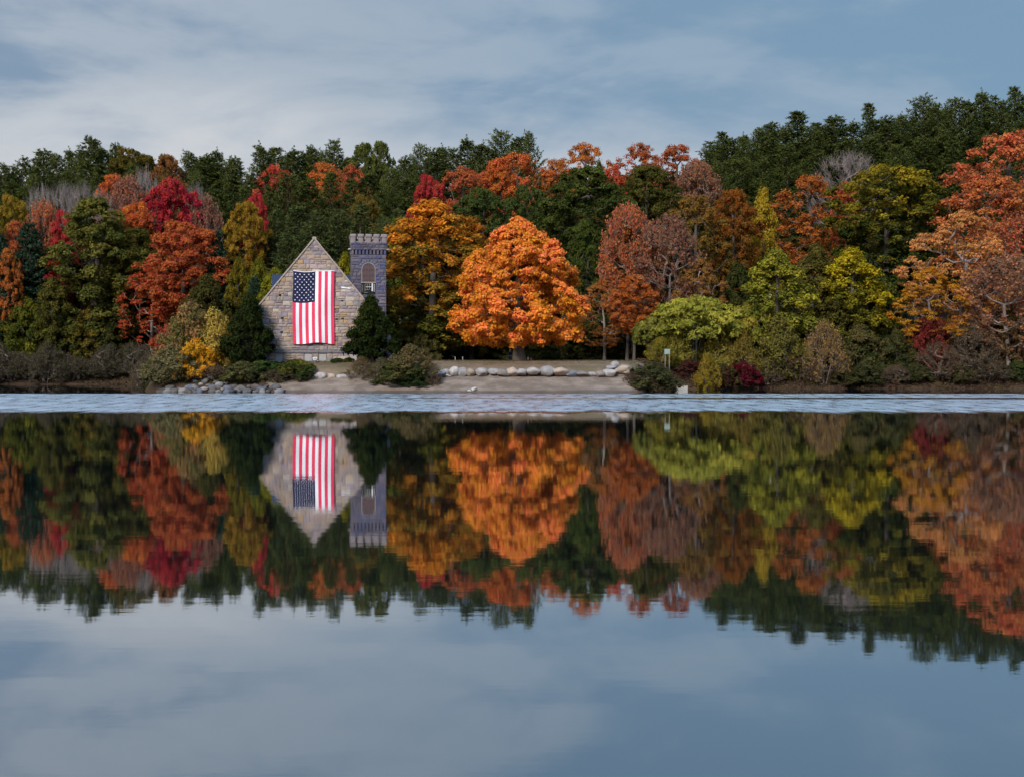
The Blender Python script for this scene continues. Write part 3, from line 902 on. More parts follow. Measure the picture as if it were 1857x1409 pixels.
tp = []
for p in coursed(TX - TH, TX + TH, .0, 11.5, .30, .46, .45, 1.15):
    xa, xb = min(q[0] for q in p), max(q[0] for q in p); za, zb = min(q[1] for q in p), max(q[1] for q in p)
    if zb > LZ0 and za < WZS + WR + .3:
        lim = WR + .05 if zb < WZS else math.sqrt(max(0, (WR + .30) ** 2 - max(0, za - WZS) ** 2))
        if lim > 0 and xb > WC - lim and xa < WC + lim:
            l = clip_poly(p, 1, 0, WC - lim); r_ = clip_poly(p, -1, 0, -(WC + lim))
            for q in (l, r_):
                if len(q) >= 3 and area(q) > .02: tp.append(q)
            continue
    tp.append(p)
vis = [p for p in tp if sum(v[1] for v in p) / len(p) > 5.6]; hid = [p for p in tp if p not in vis]
vis.sort(key=lambda p: -area(p)); hid += vis[84:]; vis = vis[:84]
for p in vis:
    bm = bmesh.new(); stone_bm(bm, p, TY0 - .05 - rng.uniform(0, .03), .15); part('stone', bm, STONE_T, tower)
bm = bmesh.new()
for p in hid: stone_bm(bm, p, TY0 - .05 - rng.uniform(0, .03), .15)
part('lower_stones', bm, STONE_T, tower)['kind'] = 'stuff'
# arch stones
for k in range(9):
    a0, a1 = math.pi * k / 9 + .012, math.pi * (k + 1) / 9 - .012
    bm = bmesh.new()
    stone_bm(bm, [(WC + math.cos(a) * r_, WZS + math.sin(a) * r_) for a, r_ in ((a0, WR), (a0, WR + .32), ((a0 + a1) / 2, WR + .33), (a1, WR + .32), (a1, WR))], TY0 - .08, .16)
    part('arch_stone', bm, simple_mat('arch_granite', (.115, .125, .19), .85, 3, .3) if k == 0 else bpy.data.materials['arch_granite'], tower)
# louvre window
bm = bmesh.new()
prism(bm, [(WX0, WZ0), (WX1, WZ0)] + [(WC + math.cos(a) * WR, WZS + math.sin(a) * WR) for a in np.linspace(0, math.pi, 15)], TY0 - .012, TY0 + .1)
win = part('louvre_window', bm, DARK)
z = WZ0 + .03
while z < WZS + WR - .08:
    hw = WR - .05 if z < WZS else math.sqrt(max(0, (WR - .05) ** 2 - (z - WZS) ** 2))
    if hw > .12:
        bm = bmesh.new()
        vs = box(bm, WC - hw, WC + hw, TY0 - .085, TY0 - .03, z, z + .085)
        for v in vs:
            if v.co.z > z + .04: v.co.y += .03
        part('slat', bm, LOUVRE, win)
    z += .128
bm = bmesh.new(); box(bm, WC - .035, WC + .035, TY0 - .105, TY0 - .02, WZ0, WZS + WR - .03); part('mullion', bm, LOUVRE, win)
for k in range(12):
    a0, a1 = math.pi * k / 12, math.pi * (k + 1) / 12
    bm = bmesh.new(); prism(bm, [(WC + math.cos(a) * r_, WZS + math.sin(a) * r_) for a, r_ in ((a0, WR - .055), (a0, WR + .005), (a1, WR + .005), (a1, WR - .055))], TY0 - .1, TY0 - .01)
    part('frame_segment', bm, COPING, win)
for xx in (WX0, WX1 - .055):
    bm = bmesh.new(); box(bm, xx, xx + .055, TY0 - .1, TY0 - .01, WZ0, WZS); part('frame_side', bm, COPING, win)
# lower opening: broken lattice, its white bars painting bright reflections in the glass
bm = bmesh.new(); box(bm, WX0, WX1, TY0 - .014, TY0 + .1, LZ0, LZ1); low = part('lattice_window', bm, DARK)
bm = bmesh.new(); box(bm, WX0 - .06, WX1 + .06, TY0 - .12, TY0, LZ1, LZ1 + .1); part('sill', bm, COPING, low)
for k in range(6):
    xx = WX0 + .1 + k * .24
    bm = bmesh.new(); zt_ = LZ1 - rng.uniform(.02, .2); zb_ = LZ0 + (rng.uniform(.1, .7) if k != 4 else .35)
    box(bm, xx, xx + (.04 if k != 4 else .12), TY0 - .06, TY0 - .02, zb_, zt_); part('lattice_glint_bar', bm, WHITEP if k in (4, 5) else GREYP, low)
for k in range(4):
    zz = LZ0 + .18 + k * .3
    bm = bmesh.new(); x0_ = WX0 + rng.uniform(.05, .5); x1_ = min(WX1 - .05, x0_ + rng.uniform(.4, .9))
    box(bm, x0_, x1_, TY0 - .066, TY0 - .018, zz, zz + .04); part('lattice_glint_bar', bm, WHITEP if k == 2 else GREYP, low)
# corbel table, parapet and merlons
PO = .06
bm = bmesh.new(); box(bm, TX - TH + .1, TX + TH - .1, TY0 + .1, TY1 - .1, 11.5, 12.06); part('parapet_core', bm, DARK, tower)
for k in range(10):
    xx = TX - TH + .02 + k * (2 * TH - .04 - .22) / 9
    bm = bmesh.new(); box(bm, xx, xx + .25 - .02, TY0 - PO, TY0 + .3, 11.56, 12.03); bevel_all(bm, .025); part('corbel', bm, STONE_T, tower)
for sx in (-1, 1):
    for k in range(10):
        yy_ = TY0 + .25 + k * .34
        bm = bmesh.new(); xa = TX + sx * (TH - .3); xb = TX + sx * (TH + PO); box(bm, min(xa, xb), max(xa, xb), yy_, yy_ + .2, 11.56, 12.03); bevel_all(bm, .025); part('corbel', bm, STONE_T, tower)
bm = bmesh.new(); box(bm, TX - TH - PO + .03, TX + TH + PO - .03, TY0 - PO + .03, TY1 + PO, 12.04, 12.83); parapet = part('parapet', bm, bpy.data.materials['tower_mortar'], tower.parent)
for p in coursed(TX - TH - PO, TX + TH + PO, 12.05, 12.86, .24, .34, .35, .75):
    bm = bmesh.new(); stone_bm(bm, p, TY0 - PO - .02 - rng.uniform(0, .02), .1); part('parapet_stone', bm, STONE_T, parapet)


def merlon(cx_, cy_, w, d):
    bm = bmesh.new()
    rings = [(.80, .80, 12.80), (.82, .84, 13.30), (.86, .86, 13.36), (1.04, 1.06, 13.46), (1.05, 1.07, 13.64), (.92, .92, 13.74)]
    L_ = []
    for sx, sy, z_ in rings:
        ring = []
        for a in range(12):
            ca, sa = math.cos(a * math.pi / 6 + .26), math.sin(a * math.pi / 6 + .26)
            q = lambda v: math.copysign(abs(v) ** .45, v)
            ring.append(bm.verts.new((cx_ + q(ca) * w / 2 * sx + rng.normal(0, .008), cy_ + q(sa) * d / 2 * sy + rng.normal(0, .008), z_)))
        L_.append(ring)
    for a, b in zip(L_[:-1], L_[1:]):
        for i in range(12): bm.faces.new((a[i], a[(i + 1) % 12], b[(i + 1) % 12], b[i]))
    bm.faces.new(L_[-1]); bm.faces.new(L_[0][::-1])
    part('merlon', bm, bpy.data.materials['merlon_stone'], parapet)


simple_mat('merlon_stone', (.24, .205, .215), .85, 3, .3)
mx_ = np.linspace(TX - TH + .2, TX + TH - .2, 5); my_ = np.linspace(TY0 + .2, TY1 - .2, 5)
for i, a in enumerate(mx_):
    for j, b in enumerate(my_):
        if i in (0, 4) or j in (0, 4): merlon(a, b, .68, .68)
for a in (mx_[:-1] + mx_[1:]) / 2:
    bm = bmesh.new(); box(bm, a - .14, a + .14, TY0 - PO - .01, TY0 + .4, 12.86, 12.93); bevel_all(bm, .02); part('crenel_cap', bm, COPING, parapet)
for sx in (-1, 1):
    bm = bmesh.new(); bmesh.ops.create_icosphere(bm, subdivisions=2, radius=.19, matrix=Matrix.Translation((TX + sx * (TH + .16), TY0 + .15, 12.12)) @ Matrix.Diagonal((1.25, 1, .62, 1)))
    part('water_spout', bm, COPING, parapet)
# battered buttress at the tower's foot
bm = bmesh.new()
prism(bm, [(TX + TH, -.6), (TX + TH + 1.15, -.6), (TX + TH + .95, .3), (TX + TH + .45, 3.1), (TX + TH, 4.0)], TY0 + .1, TY1 - .2)
part('buttress', bm, SLATE)

# ------------------------------------------------------------------ the flag (hangs from the gable)
flag = link('flag', None, church, None)
flag.parent = None
fm = church.matrix_basis.copy()
flag.location = church.location; flag.rotation_euler = church.rotation_euler
tag(flag, 'giant striped flag with starred dark blue canton, hung down the church gable', 'flag')
YF = -.30


def flag_pt(u, v):
    """u 0..1 across, v 0..1 down"""
    top = FZ1 - .12 * math.sin(min(u / .55, 1) * math.pi) + (.05 if u > .8 else 0)
    bot = FZ0 - .05 - .09 * math.sin(u * 7 + .5)
    x_ = FX0 + u * (FX1 - FX0) + .035 * math.sin(v * 5 + 1) * (1 - u) - .03 * math.sin(v * 4)
    y_ = YF - .06 * math.sin(u * 9 + v * 3) - .035 * math.sin(u * 23 - v * 7) * v - .03 * math.sin(v * 11 + u * 5) - .08 * math.sin(u * 3.1) * v
    return Vector((x_, y_, top + (bot - top) * v))


def flag_patch(name, u0, u1, v0, v1, nu, nv, mat, parent, out=0.0):
    V = [flag_pt(u0 + (u1 - u0) * i / nu, v0 + (v1 - v0) * j / nv) + Vector((0, -out, 0)) for j in range(nv + 1) for i in range(nu + 1)]
    V += [p + Vector((0, .012 + out, 0)) for p in V]
    n = nu + 1; m = n * (nv + 1)
    Q = [(j * n + i, (j + 1) * n + i, (j + 1) * n + i + 1, j * n + i + 1) for j in range(nv) for i in range(nu)]
    Q += [tuple(a + m for a in q[::-1]) for q in Q]
    return link(name, np_mesh(name, [tuple(p) for p in V], Q, mat, True), parent)


CU, CV_ = 7 / 13, (FZ1 - 6.39) / (FZ1 - FZ0)
for k in range(13):
    flag_patch('stripe', k / 13, (k + 1) / 13, CV_ if k < 7 else 0, 1, 4, 40, FLAGR if k % 2 == 0 else FLAGW, flag)
canton = flag_patch('canton', 0, CU, 0, CV_, 20, 28, FLAGB, flag)
for i in range(11):
    for j in range(9):
        if (i + j) % 2: continue
        u = CU * (j + 1) / 10; v = CV_ * (i + 1) / 12
        c_ = flag_pt(u, v) + Vector((0, -.02, 0))
        pts = [(c_.x + math.sin(a * math.pi / 5) * (.088 if a % 2 == 0 else .038), c_.z + math.cos(a * math.pi / 5) * (.088 if a % 2 == 0 else .038)) for a in range(10)]
        bm = bmesh.new(); cvv = bm.verts.new((c_.x, c_.y - .008, c_.z)); ring = [bm.verts.new((p[0], c_.y, p[1])) for p in pts]
        for a in range(10): bm.faces.new((ring[a], cvv, ring[(a + 1) % 10]))
        part('star', bm, FLAGW, canton)
bm = bmesh.new()
tops = [flag_pt(u, 0) for u in np.linspace(0, 1, 21)]
for a, b in zip(tops[:-1], tops[1:]):
    box(bm, a.x, b.x + .004, a.y - .02, a.y + .02, a.z - .02, a.z + .05)
part('header_band', bm, FLAGW, flag)

# ------------------------------------------------------------------ boulders


def rock_mesh(seed, sub=3, amp=.22):
    bm = bmesh.new(); bmesh.ops.create_icosphere(bm, subdivisions=sub, radius=1)
    o = Vector((seed * 7.3, seed * 3.1, seed * 1.7))
    r_ = np.random.default_rng(seed)
    planes = [(Vector(unit(r_.normal(0, 1, 3))), r_.uniform(.62, .88)) for _ in range(10)]
    for v in bm.verts:
        n = v.co.normalized()
        d = 1 + amp * mnoise.noise(n * 1.3 + o) + amp * .45 * mnoise.noise(n * 3.1 + o) + .04 * mnoise.noise(n * 8 + o)
        p = n * d
        for pn, pd in planes:
            e = p.dot(pn) - pd
            if e > 0: p = p - pn * e * .88
        v.co = p
    return bm_mesh('rock_mesh', bm, ROCK, True)


RM = [rock_mesh(s) for s in range(1, 8)]
RMs = [rock_mesh(s, 2, .3) for s in range(11, 17)]
TONE = {'pale grey': (.43, .395, .385, 1), 'bluish grey': (.20, .215, .265, 1), 'tan': (.42, .335, .275, 1), 'brownish grey': (.24, .205, .19, 1), 'mid grey': (.33, .315, .32, 1), 'white': (.56, .54, .52, 1)}
rr = np.random.default_rng(9)


def boulder(px, py, w, h, D, tone, label, group, meshes=RM, name='boulder', sink=.06):
    x, y, z = px_to_world(px, py, D)
    sx, sz_ = w / F * D / 2, h / F * D / 2
    o = link(name, meshes[int(rr.integers(len(meshes)))], None, (x, y, z))
    g = tz(x, y)
    if z - sz_ * .88 > g - sink:                                  # settle it on the ground
        o.location.z = g - sink + sz_ * .88 if z - sz_ * .88 - g > .25 else z
    o.scale = (sx * 1.08, max(sx, sz_) * rr.uniform(.8, 1.05), sz_ * 1.1 * rr.uniform(.88, 1.08))
    o.rotation_euler = (rr.uniform(-.12, .12), rr.uniform(-.15, .15), rr.uniform(-.5, .5) + (math.pi if rr.random() < .5 else 0))
    t = TONE[tone]; k = rr.uniform(.88, 1.1) * (rr.uniform(.25, .62) if name != 'boulder' else rr.uniform(.66, .92)); o.color = (t[0] * k, t[1] * k, t[2] * k, 1)
    tag(o, label, 'boulder', group)
    return o


row = [(370, 353, 30, 32, 'pale grey'), (418, 365, 58, 46, 'mid grey'), (473, 376, 56, 54, 'pale grey'), (385, 394, 80, 44, 'bluish grey'), (437, 402, 52, 24, 'mid grey'), (528, 380, 52, 52, 'mid grey'),
       (575, 381, 56, 44, 'tan'), (642, 378, 74, 48, 'pale grey'), (713, 376, 70, 44, 'mid grey'), (778, 382, 76, 48, 'brownish grey'), (825, 376, 64, 50, 'tan'), (888, 377, 64, 44, 'mid grey'),
       (958, 374, 76, 48, 'pale grey'), (1033, 370, 80, 56, 'mid grey'), (1113, 374, 84, 48, 'tan'), (1182, 368, 76, 36, 'bluish grey'), (1254, 371, 78, 36, 'brownish grey'), (1304, 367, 54, 32, 'pale grey'),
       (1356, 364, 72, 38, 'brownish grey'), (1407, 355, 76, 44, 'pale grey'), (1484, 345, 88, 52, 'tan'), (1524, 325, 68, 48, 'tan'), (320, 404, 64, 32, 'mid grey')]
for a, b, w, h, t in row:
    boulder(680 + a / 3.316, 560 + b / 3.316 + 1, w / 3.316 * 1.16, h / 3.316 * 1.18, 142.0 if a < 1440 else 142.6, t, f'{t} rounded boulder in the long row edging the lawn above the beach', 'boulders edging the lawn')
boulder(680 + 1425 / 3.316, 560 + 331 / 3.316, 22, 8, 143.2, 'mid grey', 'flat grey boulder bridging the gap at the upper end of the boulder row', None)
boulder(680 + 1445 / 3.316, 560 + 300 / 3.316, 17, 15, 143.4, 'pale grey', 'pale boulder perched on top at the end of the boulder row', None)
for a, b, w, h, t in [(985, 430, 34, 34, 'brownish grey'), (1033, 427, 72, 44, 'pale grey'), (1107, 420, 74, 50, 'pale grey'), (1173, 425, 64, 42, 'tan'), (1238, 426, 66, 34, 'pale grey'), (1303, 424, 62, 42, 'mid grey'), (1352, 428, 50, 34, 'brownish grey'), (1760, 416, 66, 36, 'mid grey')]:
    boulder(260 + a / 3.439, 560 + b / 3.439, w / 3.439 * 1.05, h / 3.439 * 1.1, 142.2, t, f'{t} boulder in the short row on the bank below the church', 'boulders below the church')
boulder(859, 706, 12, 9, 138.0, 'white', 'white rounded rock at the water edge of the sandy beach', None)
boulder(851, 708.5, 8, 5.5, 137.7, 'white', 'small flat white stone beside the white rock at the beach edge', None, RMs)
boulder(1347, 697, 13, 11, 156.2, 'pale grey', 'pale pointed rock at the foot of the crimson bank shrub', None)
for a, b, w, h in [(1378, 695, 14, 12), (1392, 697, 16, 8), (1388, 688, 12, 8), (1402, 699, 10, 6), (1383, 680, 9, 7), (1372, 700, 9, 6)]:
    boulder(a, b, w, h, 156.3, 'mid grey', 'grey rock in the small heap of rubble on the brushy right bank', 'rubble heap rocks', RMs)
# rip-rap at the point
spots = [(303, 707), (318, 706), (330, 708), (345, 705), (357, 700), (372, 690), (352, 707), (371, 704), (385, 700), (392, 691), (398, 697), (386, 708), (404, 704), (418, 708), (430, 706), (446, 708), (462, 704), (464, 708.5), (478, 703), (488, 707), (500, 708), (515, 706),
         (410, 693), (362, 708), (338, 707), (310, 708), (378, 697), (364, 695), (354, 690), (425, 700), (438, 703), (452, 700), (396, 708), (472, 709), (293, 708), (326, 703), (383, 685), (368, 684), (411, 709), (345, 699)]
for i in range(22):
    spots.insert(40, (float(rr.uniform(286, 520)), float(rr.uniform(699, 711))))
for i in range(30):
    spots.append((float(rr.uniform(288, 500)), float(rr.uniform(703, 710))))
for i, (a, b) in enumerate(spots):
    w = float(rr.uniform(7, 22)) if i < 62 else float(rr.uniform(4, 9)); t = ['mid grey', 'brownish grey', 'pale grey', 'bluish grey', 'brownish grey'][i % 5]
    ysamp = np.arange(138.4, 146, .05); zsamp = terrain((a - CX) / F * ysamp, ysamp)
    hit = np.nonzero((zsamp > -.12) & (HY - (zsamp + .1 - CAM_Z) / ysamp * F <= b + 2))[0]      # where this stone rests on the bank
    yy_ = float(ysamp[hit[0]]); py = HY - (float(zsamp[hit[0]]) + .1 - CAM_Z) / yy_ * F
    boulder(a, py, w, w * float(rr.uniform(.55, .85)), yy_, t, f'{t} angular stone in the tumbled rip-rap at the wooded point' if w >= 8 else f'{t} small cobble at the waterline of the rip-rap point', 'rip-rap stones' if w >= 8 else 'cobbles among the rip-rap', RMs, 'riprap_stone' if w >= 8 else 'cobble')

# ------------------------------------------------------------------ small things


def small(name, loc, label, cat, group=None, rz=0):
    e = link(name, None, None, loc); e.rotation_euler = (0, 0, rz)
    return tag(e, label, cat, group)


x, y, z = px_to_world(1236, 700, 150.8)
bm = bmesh.new(); box(bm, -.62, .62, -.35, .35, 0, .42); bmesh.ops.subdivide_edges(bm, edges=bm.edges, cuts=2); bevel_all(bm, .03)
for v in bm.verts: v.co += Vector(rng.normal(0, .012, 3))
o = link('concrete_block', bm_mesh('concrete_block', bm, simple_mat('weathered_concrete', (.36, .34, .32), .9, 3, .3)), None, (x, y, -.02))
tag(o, 'weathered pale concrete block at the waterline of the brushy bank', 'block')
# notice board
x, y, _ = px_to_world(1210, 640, 151.8); g = tz(x, y)
e = small('notice_board', (x, y, g - .05), 'small pale green notice board on two posts under the sumac', 'sign', None, .05)
zb = CAM_Z + (HY - 643) / F * 151.8 - g + .05
for sx in (-.22, .22):
    bm = bmesh.new(); box(bm, sx - .03, sx + .03, .0, .06, 0, zb + .05); part('post', bm, GREYP, e)
bm = bmesh.new(); box(bm, -.30, .30, -.04, -.004, zb, zb + .56); bevel_all(bm, .01); part('board', bm, PALEGREEN, e)
bm = bmesh.new(); box(bm, -.24, .24, -.047, -.03, zb + .08, zb + .46); part('paper', bm, PALEGREEN, e)
# floodlight in front of the church
x, y, _ = px_to_world(571, 658, 145.6); g = tz(x, y)
e = small('floodlight', (x, y, g - .03), 'small white box floodlight on a stake in front of the church', 'floodlight', None, .14)
bm = bmesh.new(); box(bm, -.03, .03, -.03, .03, 0, .5); part('stake', bm, GREYP, e)
bm = bmesh.new(); box(bm, -.24, .24, -.10, .12, .38, .68)
for v in bm.verts:
    if v.co.z < .5: v.co.x *= .72
bevel_all(bm, .02); part('housing', bm, WHITEP, e)
bm = bmesh.new(); box(bm, -.16, .16, -.112, -.09, .46, .62); part('glass', bm, simple_mat('lamp_glass', (.3, .42, .6), .2, 2, .1), e)
# stakes on the lawn
for px in (825.5, 839):
    x, y, _ = px_to_world(px, 650, 151); g = tz(x, y)
    e = small('marker_stake', (x, y, g - .05), 'thin pale marker stake on the lawn near the green and orange maple', 'stake', 'pale stakes on the lawn')
    bm = bmesh.new(); box(bm, -.035, .035, -.03, .03, 0, .55); part('shaft', bm, CONC, e)
    bm = bmesh.new(); box(bm, -.045, .045, -.036, .036, .5, .58); part('cap', bm, CONC, e)
# things left by the trunk
for k, (px, w_, h_, mt) in enumerate([(952.5, .20, .42, (.5, .34, .26)), (957.5, .16, .5, (.55, .42, .36)), (963, .18, .4, (.45, .32, .27))]):
    x, y, _ = px_to_world(px, 650, 149.4); g = tz(x, y)
    e = small('stone_marker', (x, y, g - .04), 'small tan stone marker standing beside the orange maple trunk', 'marker', 'stone markers by the maple')
    m_ = simple_mat(f'tan_stone_{k}', mt, .9, 5, .2)
    bm = bmesh.new(); box(bm, -w_ * .65, w_ * .65, -.12, .12, 0, .12); bevel_all(bm, .015); part('plinth', bm, m_, e)
    bm = bmesh.new(); prism(bm, [(-w_ / 2, .11), (w_ / 2, .11), (w_ / 2, h_ - .06), (w_ * .25, h_), (-w_ * .25, h_), (-w_ / 2, h_ - .06)], -.05, .05); part('slab', bm, m_, e)


# person beside the trunk
def person(px, D, ytop):
    x, y, zt_ = px_to_world(px, ytop, D); g = tz(x, y) + .045
    H = zt_ - g
    root = small('person', (x, y, g), 'person in dark jacket and blue jeans standing beside the orange maple trunk', 'person', None, R(-35))

    def skin(name, pts, edges, rad, mat, rootv=0, sub=2):
        me = bpy.data.meshes.new(name); me.from_pydata([tuple(c * H for c in p) for p in pts], edges, [])
        o = link(name, me, root)
        md = o.modifiers.new('skin', 'SKIN')
        for i, r_ in enumerate(rad):
            sv = me.skin_vertices[0].data[i]; rv = r_ if isinstance(r_, tuple) else (r_, r_); sv.radius = (rv[0] * H, rv[1] * H); sv.use_root = (i == rootv)
        ss = o.modifiers.new('sub', 'SUBSURF'); ss.levels = sub; ss.render_levels = sub
        me.materials.append(mat)
        return o
    skin_m = simple_mat('skin_tone', (.42, .26, .19), .6, 8, .1)
    jac = simple_mat('dark_jacket', (.018, .018, .026), .85, 8, .2); jean = simple_mat('blue_jeans', (.03, .07, .20), .85, 8, .2)
    hairm = simple_mat('dark_hair', (.02, .015, .012), .7, 20, .3); shoe = simple_mat('dark_shoes', (.02, .02, .02), .7, 8, .2)
    # body: pelvis, spine, neck, head, both arms down, both legs
    P = [(0, 0, .52), (0, .005, .62), (0, .01, .72), (0, .005, .81), (0, -.002, .855), (0, -.008, .90), (0, -.012, .945), (0, -.008, .975),
         (-.10, .005, .80), (-.125, .0, .66), (-.115, -.045, .535), (-.112, -.06, .47), (.10, .005, .80), (.128, .01, .66), (.122, -.03, .535), (.118, -.045, .47),
         (-.05, 0, .49), (-.058, -.006, .285), (-.062, .008, .05), (.05, 0, .49), (.062, -.012, .285), (.07, .0, .05)]
    Ed = [(0, 1), (1, 2), (2, 3), (3, 4), (4, 5), (5, 6), (6, 7), (3, 8), (8, 9), (9, 10), (10, 11), (3, 12), (12, 13), (13, 14), (14, 15), (0, 16), (16, 17), (17, 18), (0, 19), (19, 20), (20, 21)]
    rad = [(.085, .06), (.075, .055), (.088, .062), (.075, .05), .032, .040, .044, .03, .036, .028, .021, .016, .036, .028, .021, .016, .052, .036, .024, .052, .036, .024]
    skin('body', P, Ed, rad, skin_m)
    skin('jacket', [(0, 0, .50), (0, .005, .62), (0, .01, .72), (0, .005, .815), (0, 0, .842), (-.10, .005, .802), (-.125, 0, .66), (-.116, -.045, .53), (.10, .005, .802), (.128, .01, .66), (.122, -.03, .53)],
         [(0, 1), (1, 2), (2, 3), (3, 4), (3, 5), (5, 6), (6, 7), (3, 8), (8, 9), (9, 10)], [(.098, .072), (.092, .068), (.102, .074), (.09, .062), .042, .046, .037, .030, .046, .037, .030], jac)
    skin('jeans', [(0, 0, .53), (-.05, 0, .48), (-.058, -.006, .285), (-.062, .008, .05), (.05, 0, .48), (.062, -.012, .285), (.07, 0, .05)], [(0, 1), (1, 2), (2, 3), (0, 4), (4, 5), (5, 6)], [(.092, .066), .058, .044, .036, .058, .044, .036], jean)
    for sx in (-.062, .07):
        skin('shoe', [(sx, .025, .022), (sx, -.03, .02), (sx * 1.05, -.085, .015)], [(0, 1), (1, 2)], [.026, .027, .02], shoe)
    skin('hair', [(0, .012, .925), (0, .012, .96), (0, -.006, .985)], [(0, 1), (1, 2)], [.040, .046, .032], hairm)
    skin('nose', [(0, -.046, .932), (0, -.062, .920)], [(0, 1)], [.006, .009], skin_m, sub=1)
    for sx in (-1, 1):
        bm = bmesh.new(); bmesh.ops.create_icosphere(bm, subdivisions=2, radius=.0065 * H, matrix=Matrix.Translation((sx * .019 * H, -.050 * H, .940 * H)))
        link('eye', bm_mesh('eye', bm, shoe), root)
        hx = -.112 if sx < 0 else .118; hy = -.06 if sx < 0 else -.045
        for k in range(5):
            a = (k - 2) * .009
            if k == 0: skin('finger', [(hx - sx * .006, hy - .012, .462), (hx - sx * .014, hy - .026, .44)], [(0, 1)], [.0062, .005], skin_m, sub=1)
            else: skin('finger', [(hx, hy + a, .458), (hx - sx * .002, hy + a - .004, .435 - .004 * (2 - abs(k - 2))), (hx - sx * .008, hy + a - .008, .415 - .005 * (2 - abs(k - 2)))], [(0, 1), (1, 2)], [.0058, .0052, .0042], skin_m, sub=1)


person(925, 160.0, 634)

# small white tag in the vine tree
x, y, z = px_to_world(1397, 537, 159.0)
e = small('white_tag', (x, y, z), 'small white tag high in the yellow green vine smothered tree', 'tag', None, .2)
bm = bmesh.new(); box(bm, -.12, .12, -.02, .02, -.2, .2); bevel_all(bm, .015); part('plate', bm, WHITEP, e)
bm = bmesh.new(); box(bm, -.02, .02, -.01, 1.6, .14, .17); part('bracket', bm, GREYP, e)

# ------------------------------------------------------------------ trees and shrubs
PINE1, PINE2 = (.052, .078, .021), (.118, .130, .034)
OAK1, OAK2 = (.070, .10, .028), (.150, .155, .038)
RIDGE_L = lambda px: 'dark green pine on the skyline ' + ('over the grey leafless trees and spruce' if px < 190 else 'behind the olive gold and rust crowns' if px < 320 else 'above the crimson maple and the pinkish tree')
RIDGE_M = lambda px: 'dark green pine on the skyline ' + ('above the golden tree left of the church' if px < 515 else 'straight above the church gable' if px < 625 else 'above the church tower' if px < 740 else 'above the scarlet crown' if px < 830 else 'over the brick orange crowns')
RIDGE_R = lambda px: 'tall dark ridge pine ' + ('next to the lacy red treetops' if px < 1360 else 'above the golden vine draped tree' if px < 1440 else 'above the broad rust orange maple' if px < 1510 else 'above the mauve leafless tree' if px < 1590 else 'above the big green oak with golden top' if px < 1690 else 'above the tall red orange maple')


def denser(lst):
    return lst + [((a[0] + b[0]) / 2, max(a[1], b[1]) + 9) for a, b in zip(lst[:-1], lst[1:])]


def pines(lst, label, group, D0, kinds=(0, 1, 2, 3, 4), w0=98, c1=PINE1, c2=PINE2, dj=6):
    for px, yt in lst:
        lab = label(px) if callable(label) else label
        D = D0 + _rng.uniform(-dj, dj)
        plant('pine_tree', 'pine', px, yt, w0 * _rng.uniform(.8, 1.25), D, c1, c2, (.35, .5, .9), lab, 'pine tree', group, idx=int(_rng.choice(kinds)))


pines(denser([(-70, 300), (-30, 305), (10, 298), (45, 288), (85, 272), (125, 268), (168, 250), (207, 262), (268, 284), (345, 277), (372, 280), (397, 270), (430, 285)]), RIDGE_L, 'skyline pines above the red maples', 246)
pines(denser([(472, 258), (500, 268), (530, 268), (562, 266), (603, 256), (640, 285), (732, 284), (765, 262), (800, 262), (850, 248), (880, 257), (912, 237), (960, 241)]), RIDGE_M, 'skyline pines above the church', 244)
pines(denser([(1285, 258), (1312, 240), (1345, 242), (1375, 232), (1402, 222), (1450, 203), (1482, 224), (1520, 210), (1578, 188), (1602, 212), (1636, 206), (1670, 176), (1702, 190), (1735, 178), (1778, 162), (1802, 176), (1842, 158), (1880, 158), (1925, 165), (1970, 160)]), RIDGE_R, 'pines on the high right ridge', 244, w0=108)
# second and third rows down the slope
pines([(20, 330), (65, 318), (300, 318), (240, 300), (420, 320), (395, 345), (355, 310), (120, 305), (180, 300), (-20, 335)], lambda px: 'dark pine on the upper left slope ' + ('behind the grey leafless trees' if px < 150 else 'behind the orange red crown' if px < 270 else 'behind the crimson maple' if px < 370 else 'above the narrow dark spruce'), 'upper slope pines on the left', 226)
pines([(455, 320), (490, 335), (525, 315), (560, 325), (600, 305), (640, 325), (675, 310), (712, 305), (745, 320), (690, 345)], lambda px: 'dark pine on the upper slope ' + ('beside the red crown, up the hill from the gable' if px < 545 else 'between the red crowns, over the gable' if px < 625 else 'over the tower'), 'upper slope pines behind the church', 222, w0=105)
pines([(500, 375), (540, 370), (575, 385), (612, 380), (655, 372), (695, 395), (725, 375), (480, 420), (520, 425), (600, 430), (560, 410), (710, 450), (640, 425)], lambda px: 'soft grey green pine on the lower slope ' + ('left of the gable peak' if px < 545 else 'behind the gable peak' if px < 625 else 'behind the tower'), 'lower slope pines behind the church', 192, w0=108, c1=(.055, .085, .030), c2=(.125, .138, .046))
pines([(1300, 295), (1340, 290), (1385, 285), (1430, 262), (1480, 272), (1530, 252), (1580, 245), (1625, 262), (1680, 250), (1730, 248), (1790, 240), (1840, 235), (1900, 240), (1390, 330), (1440, 320)], lambda px: 'dark slope pine in front of the ridge pines, ' + ('right of the lacy red treetops' if px < 1360 else 'behind the rust orange maple' if px < 1500 else 'around the mauve leafless tree' if px < 1600 else 'behind the golden topped oak' if px < 1700 else 'behind the tall red orange maple'), 'second row pines on the right slope', 226, w0=115)
plant('pine_tree', 'pine', 1086, 286, 42, 222, PINE1, PINE2, (.3, .4, .8), 'small lone pine top poking out among the orange treetops', 'pine tree', idx=1)
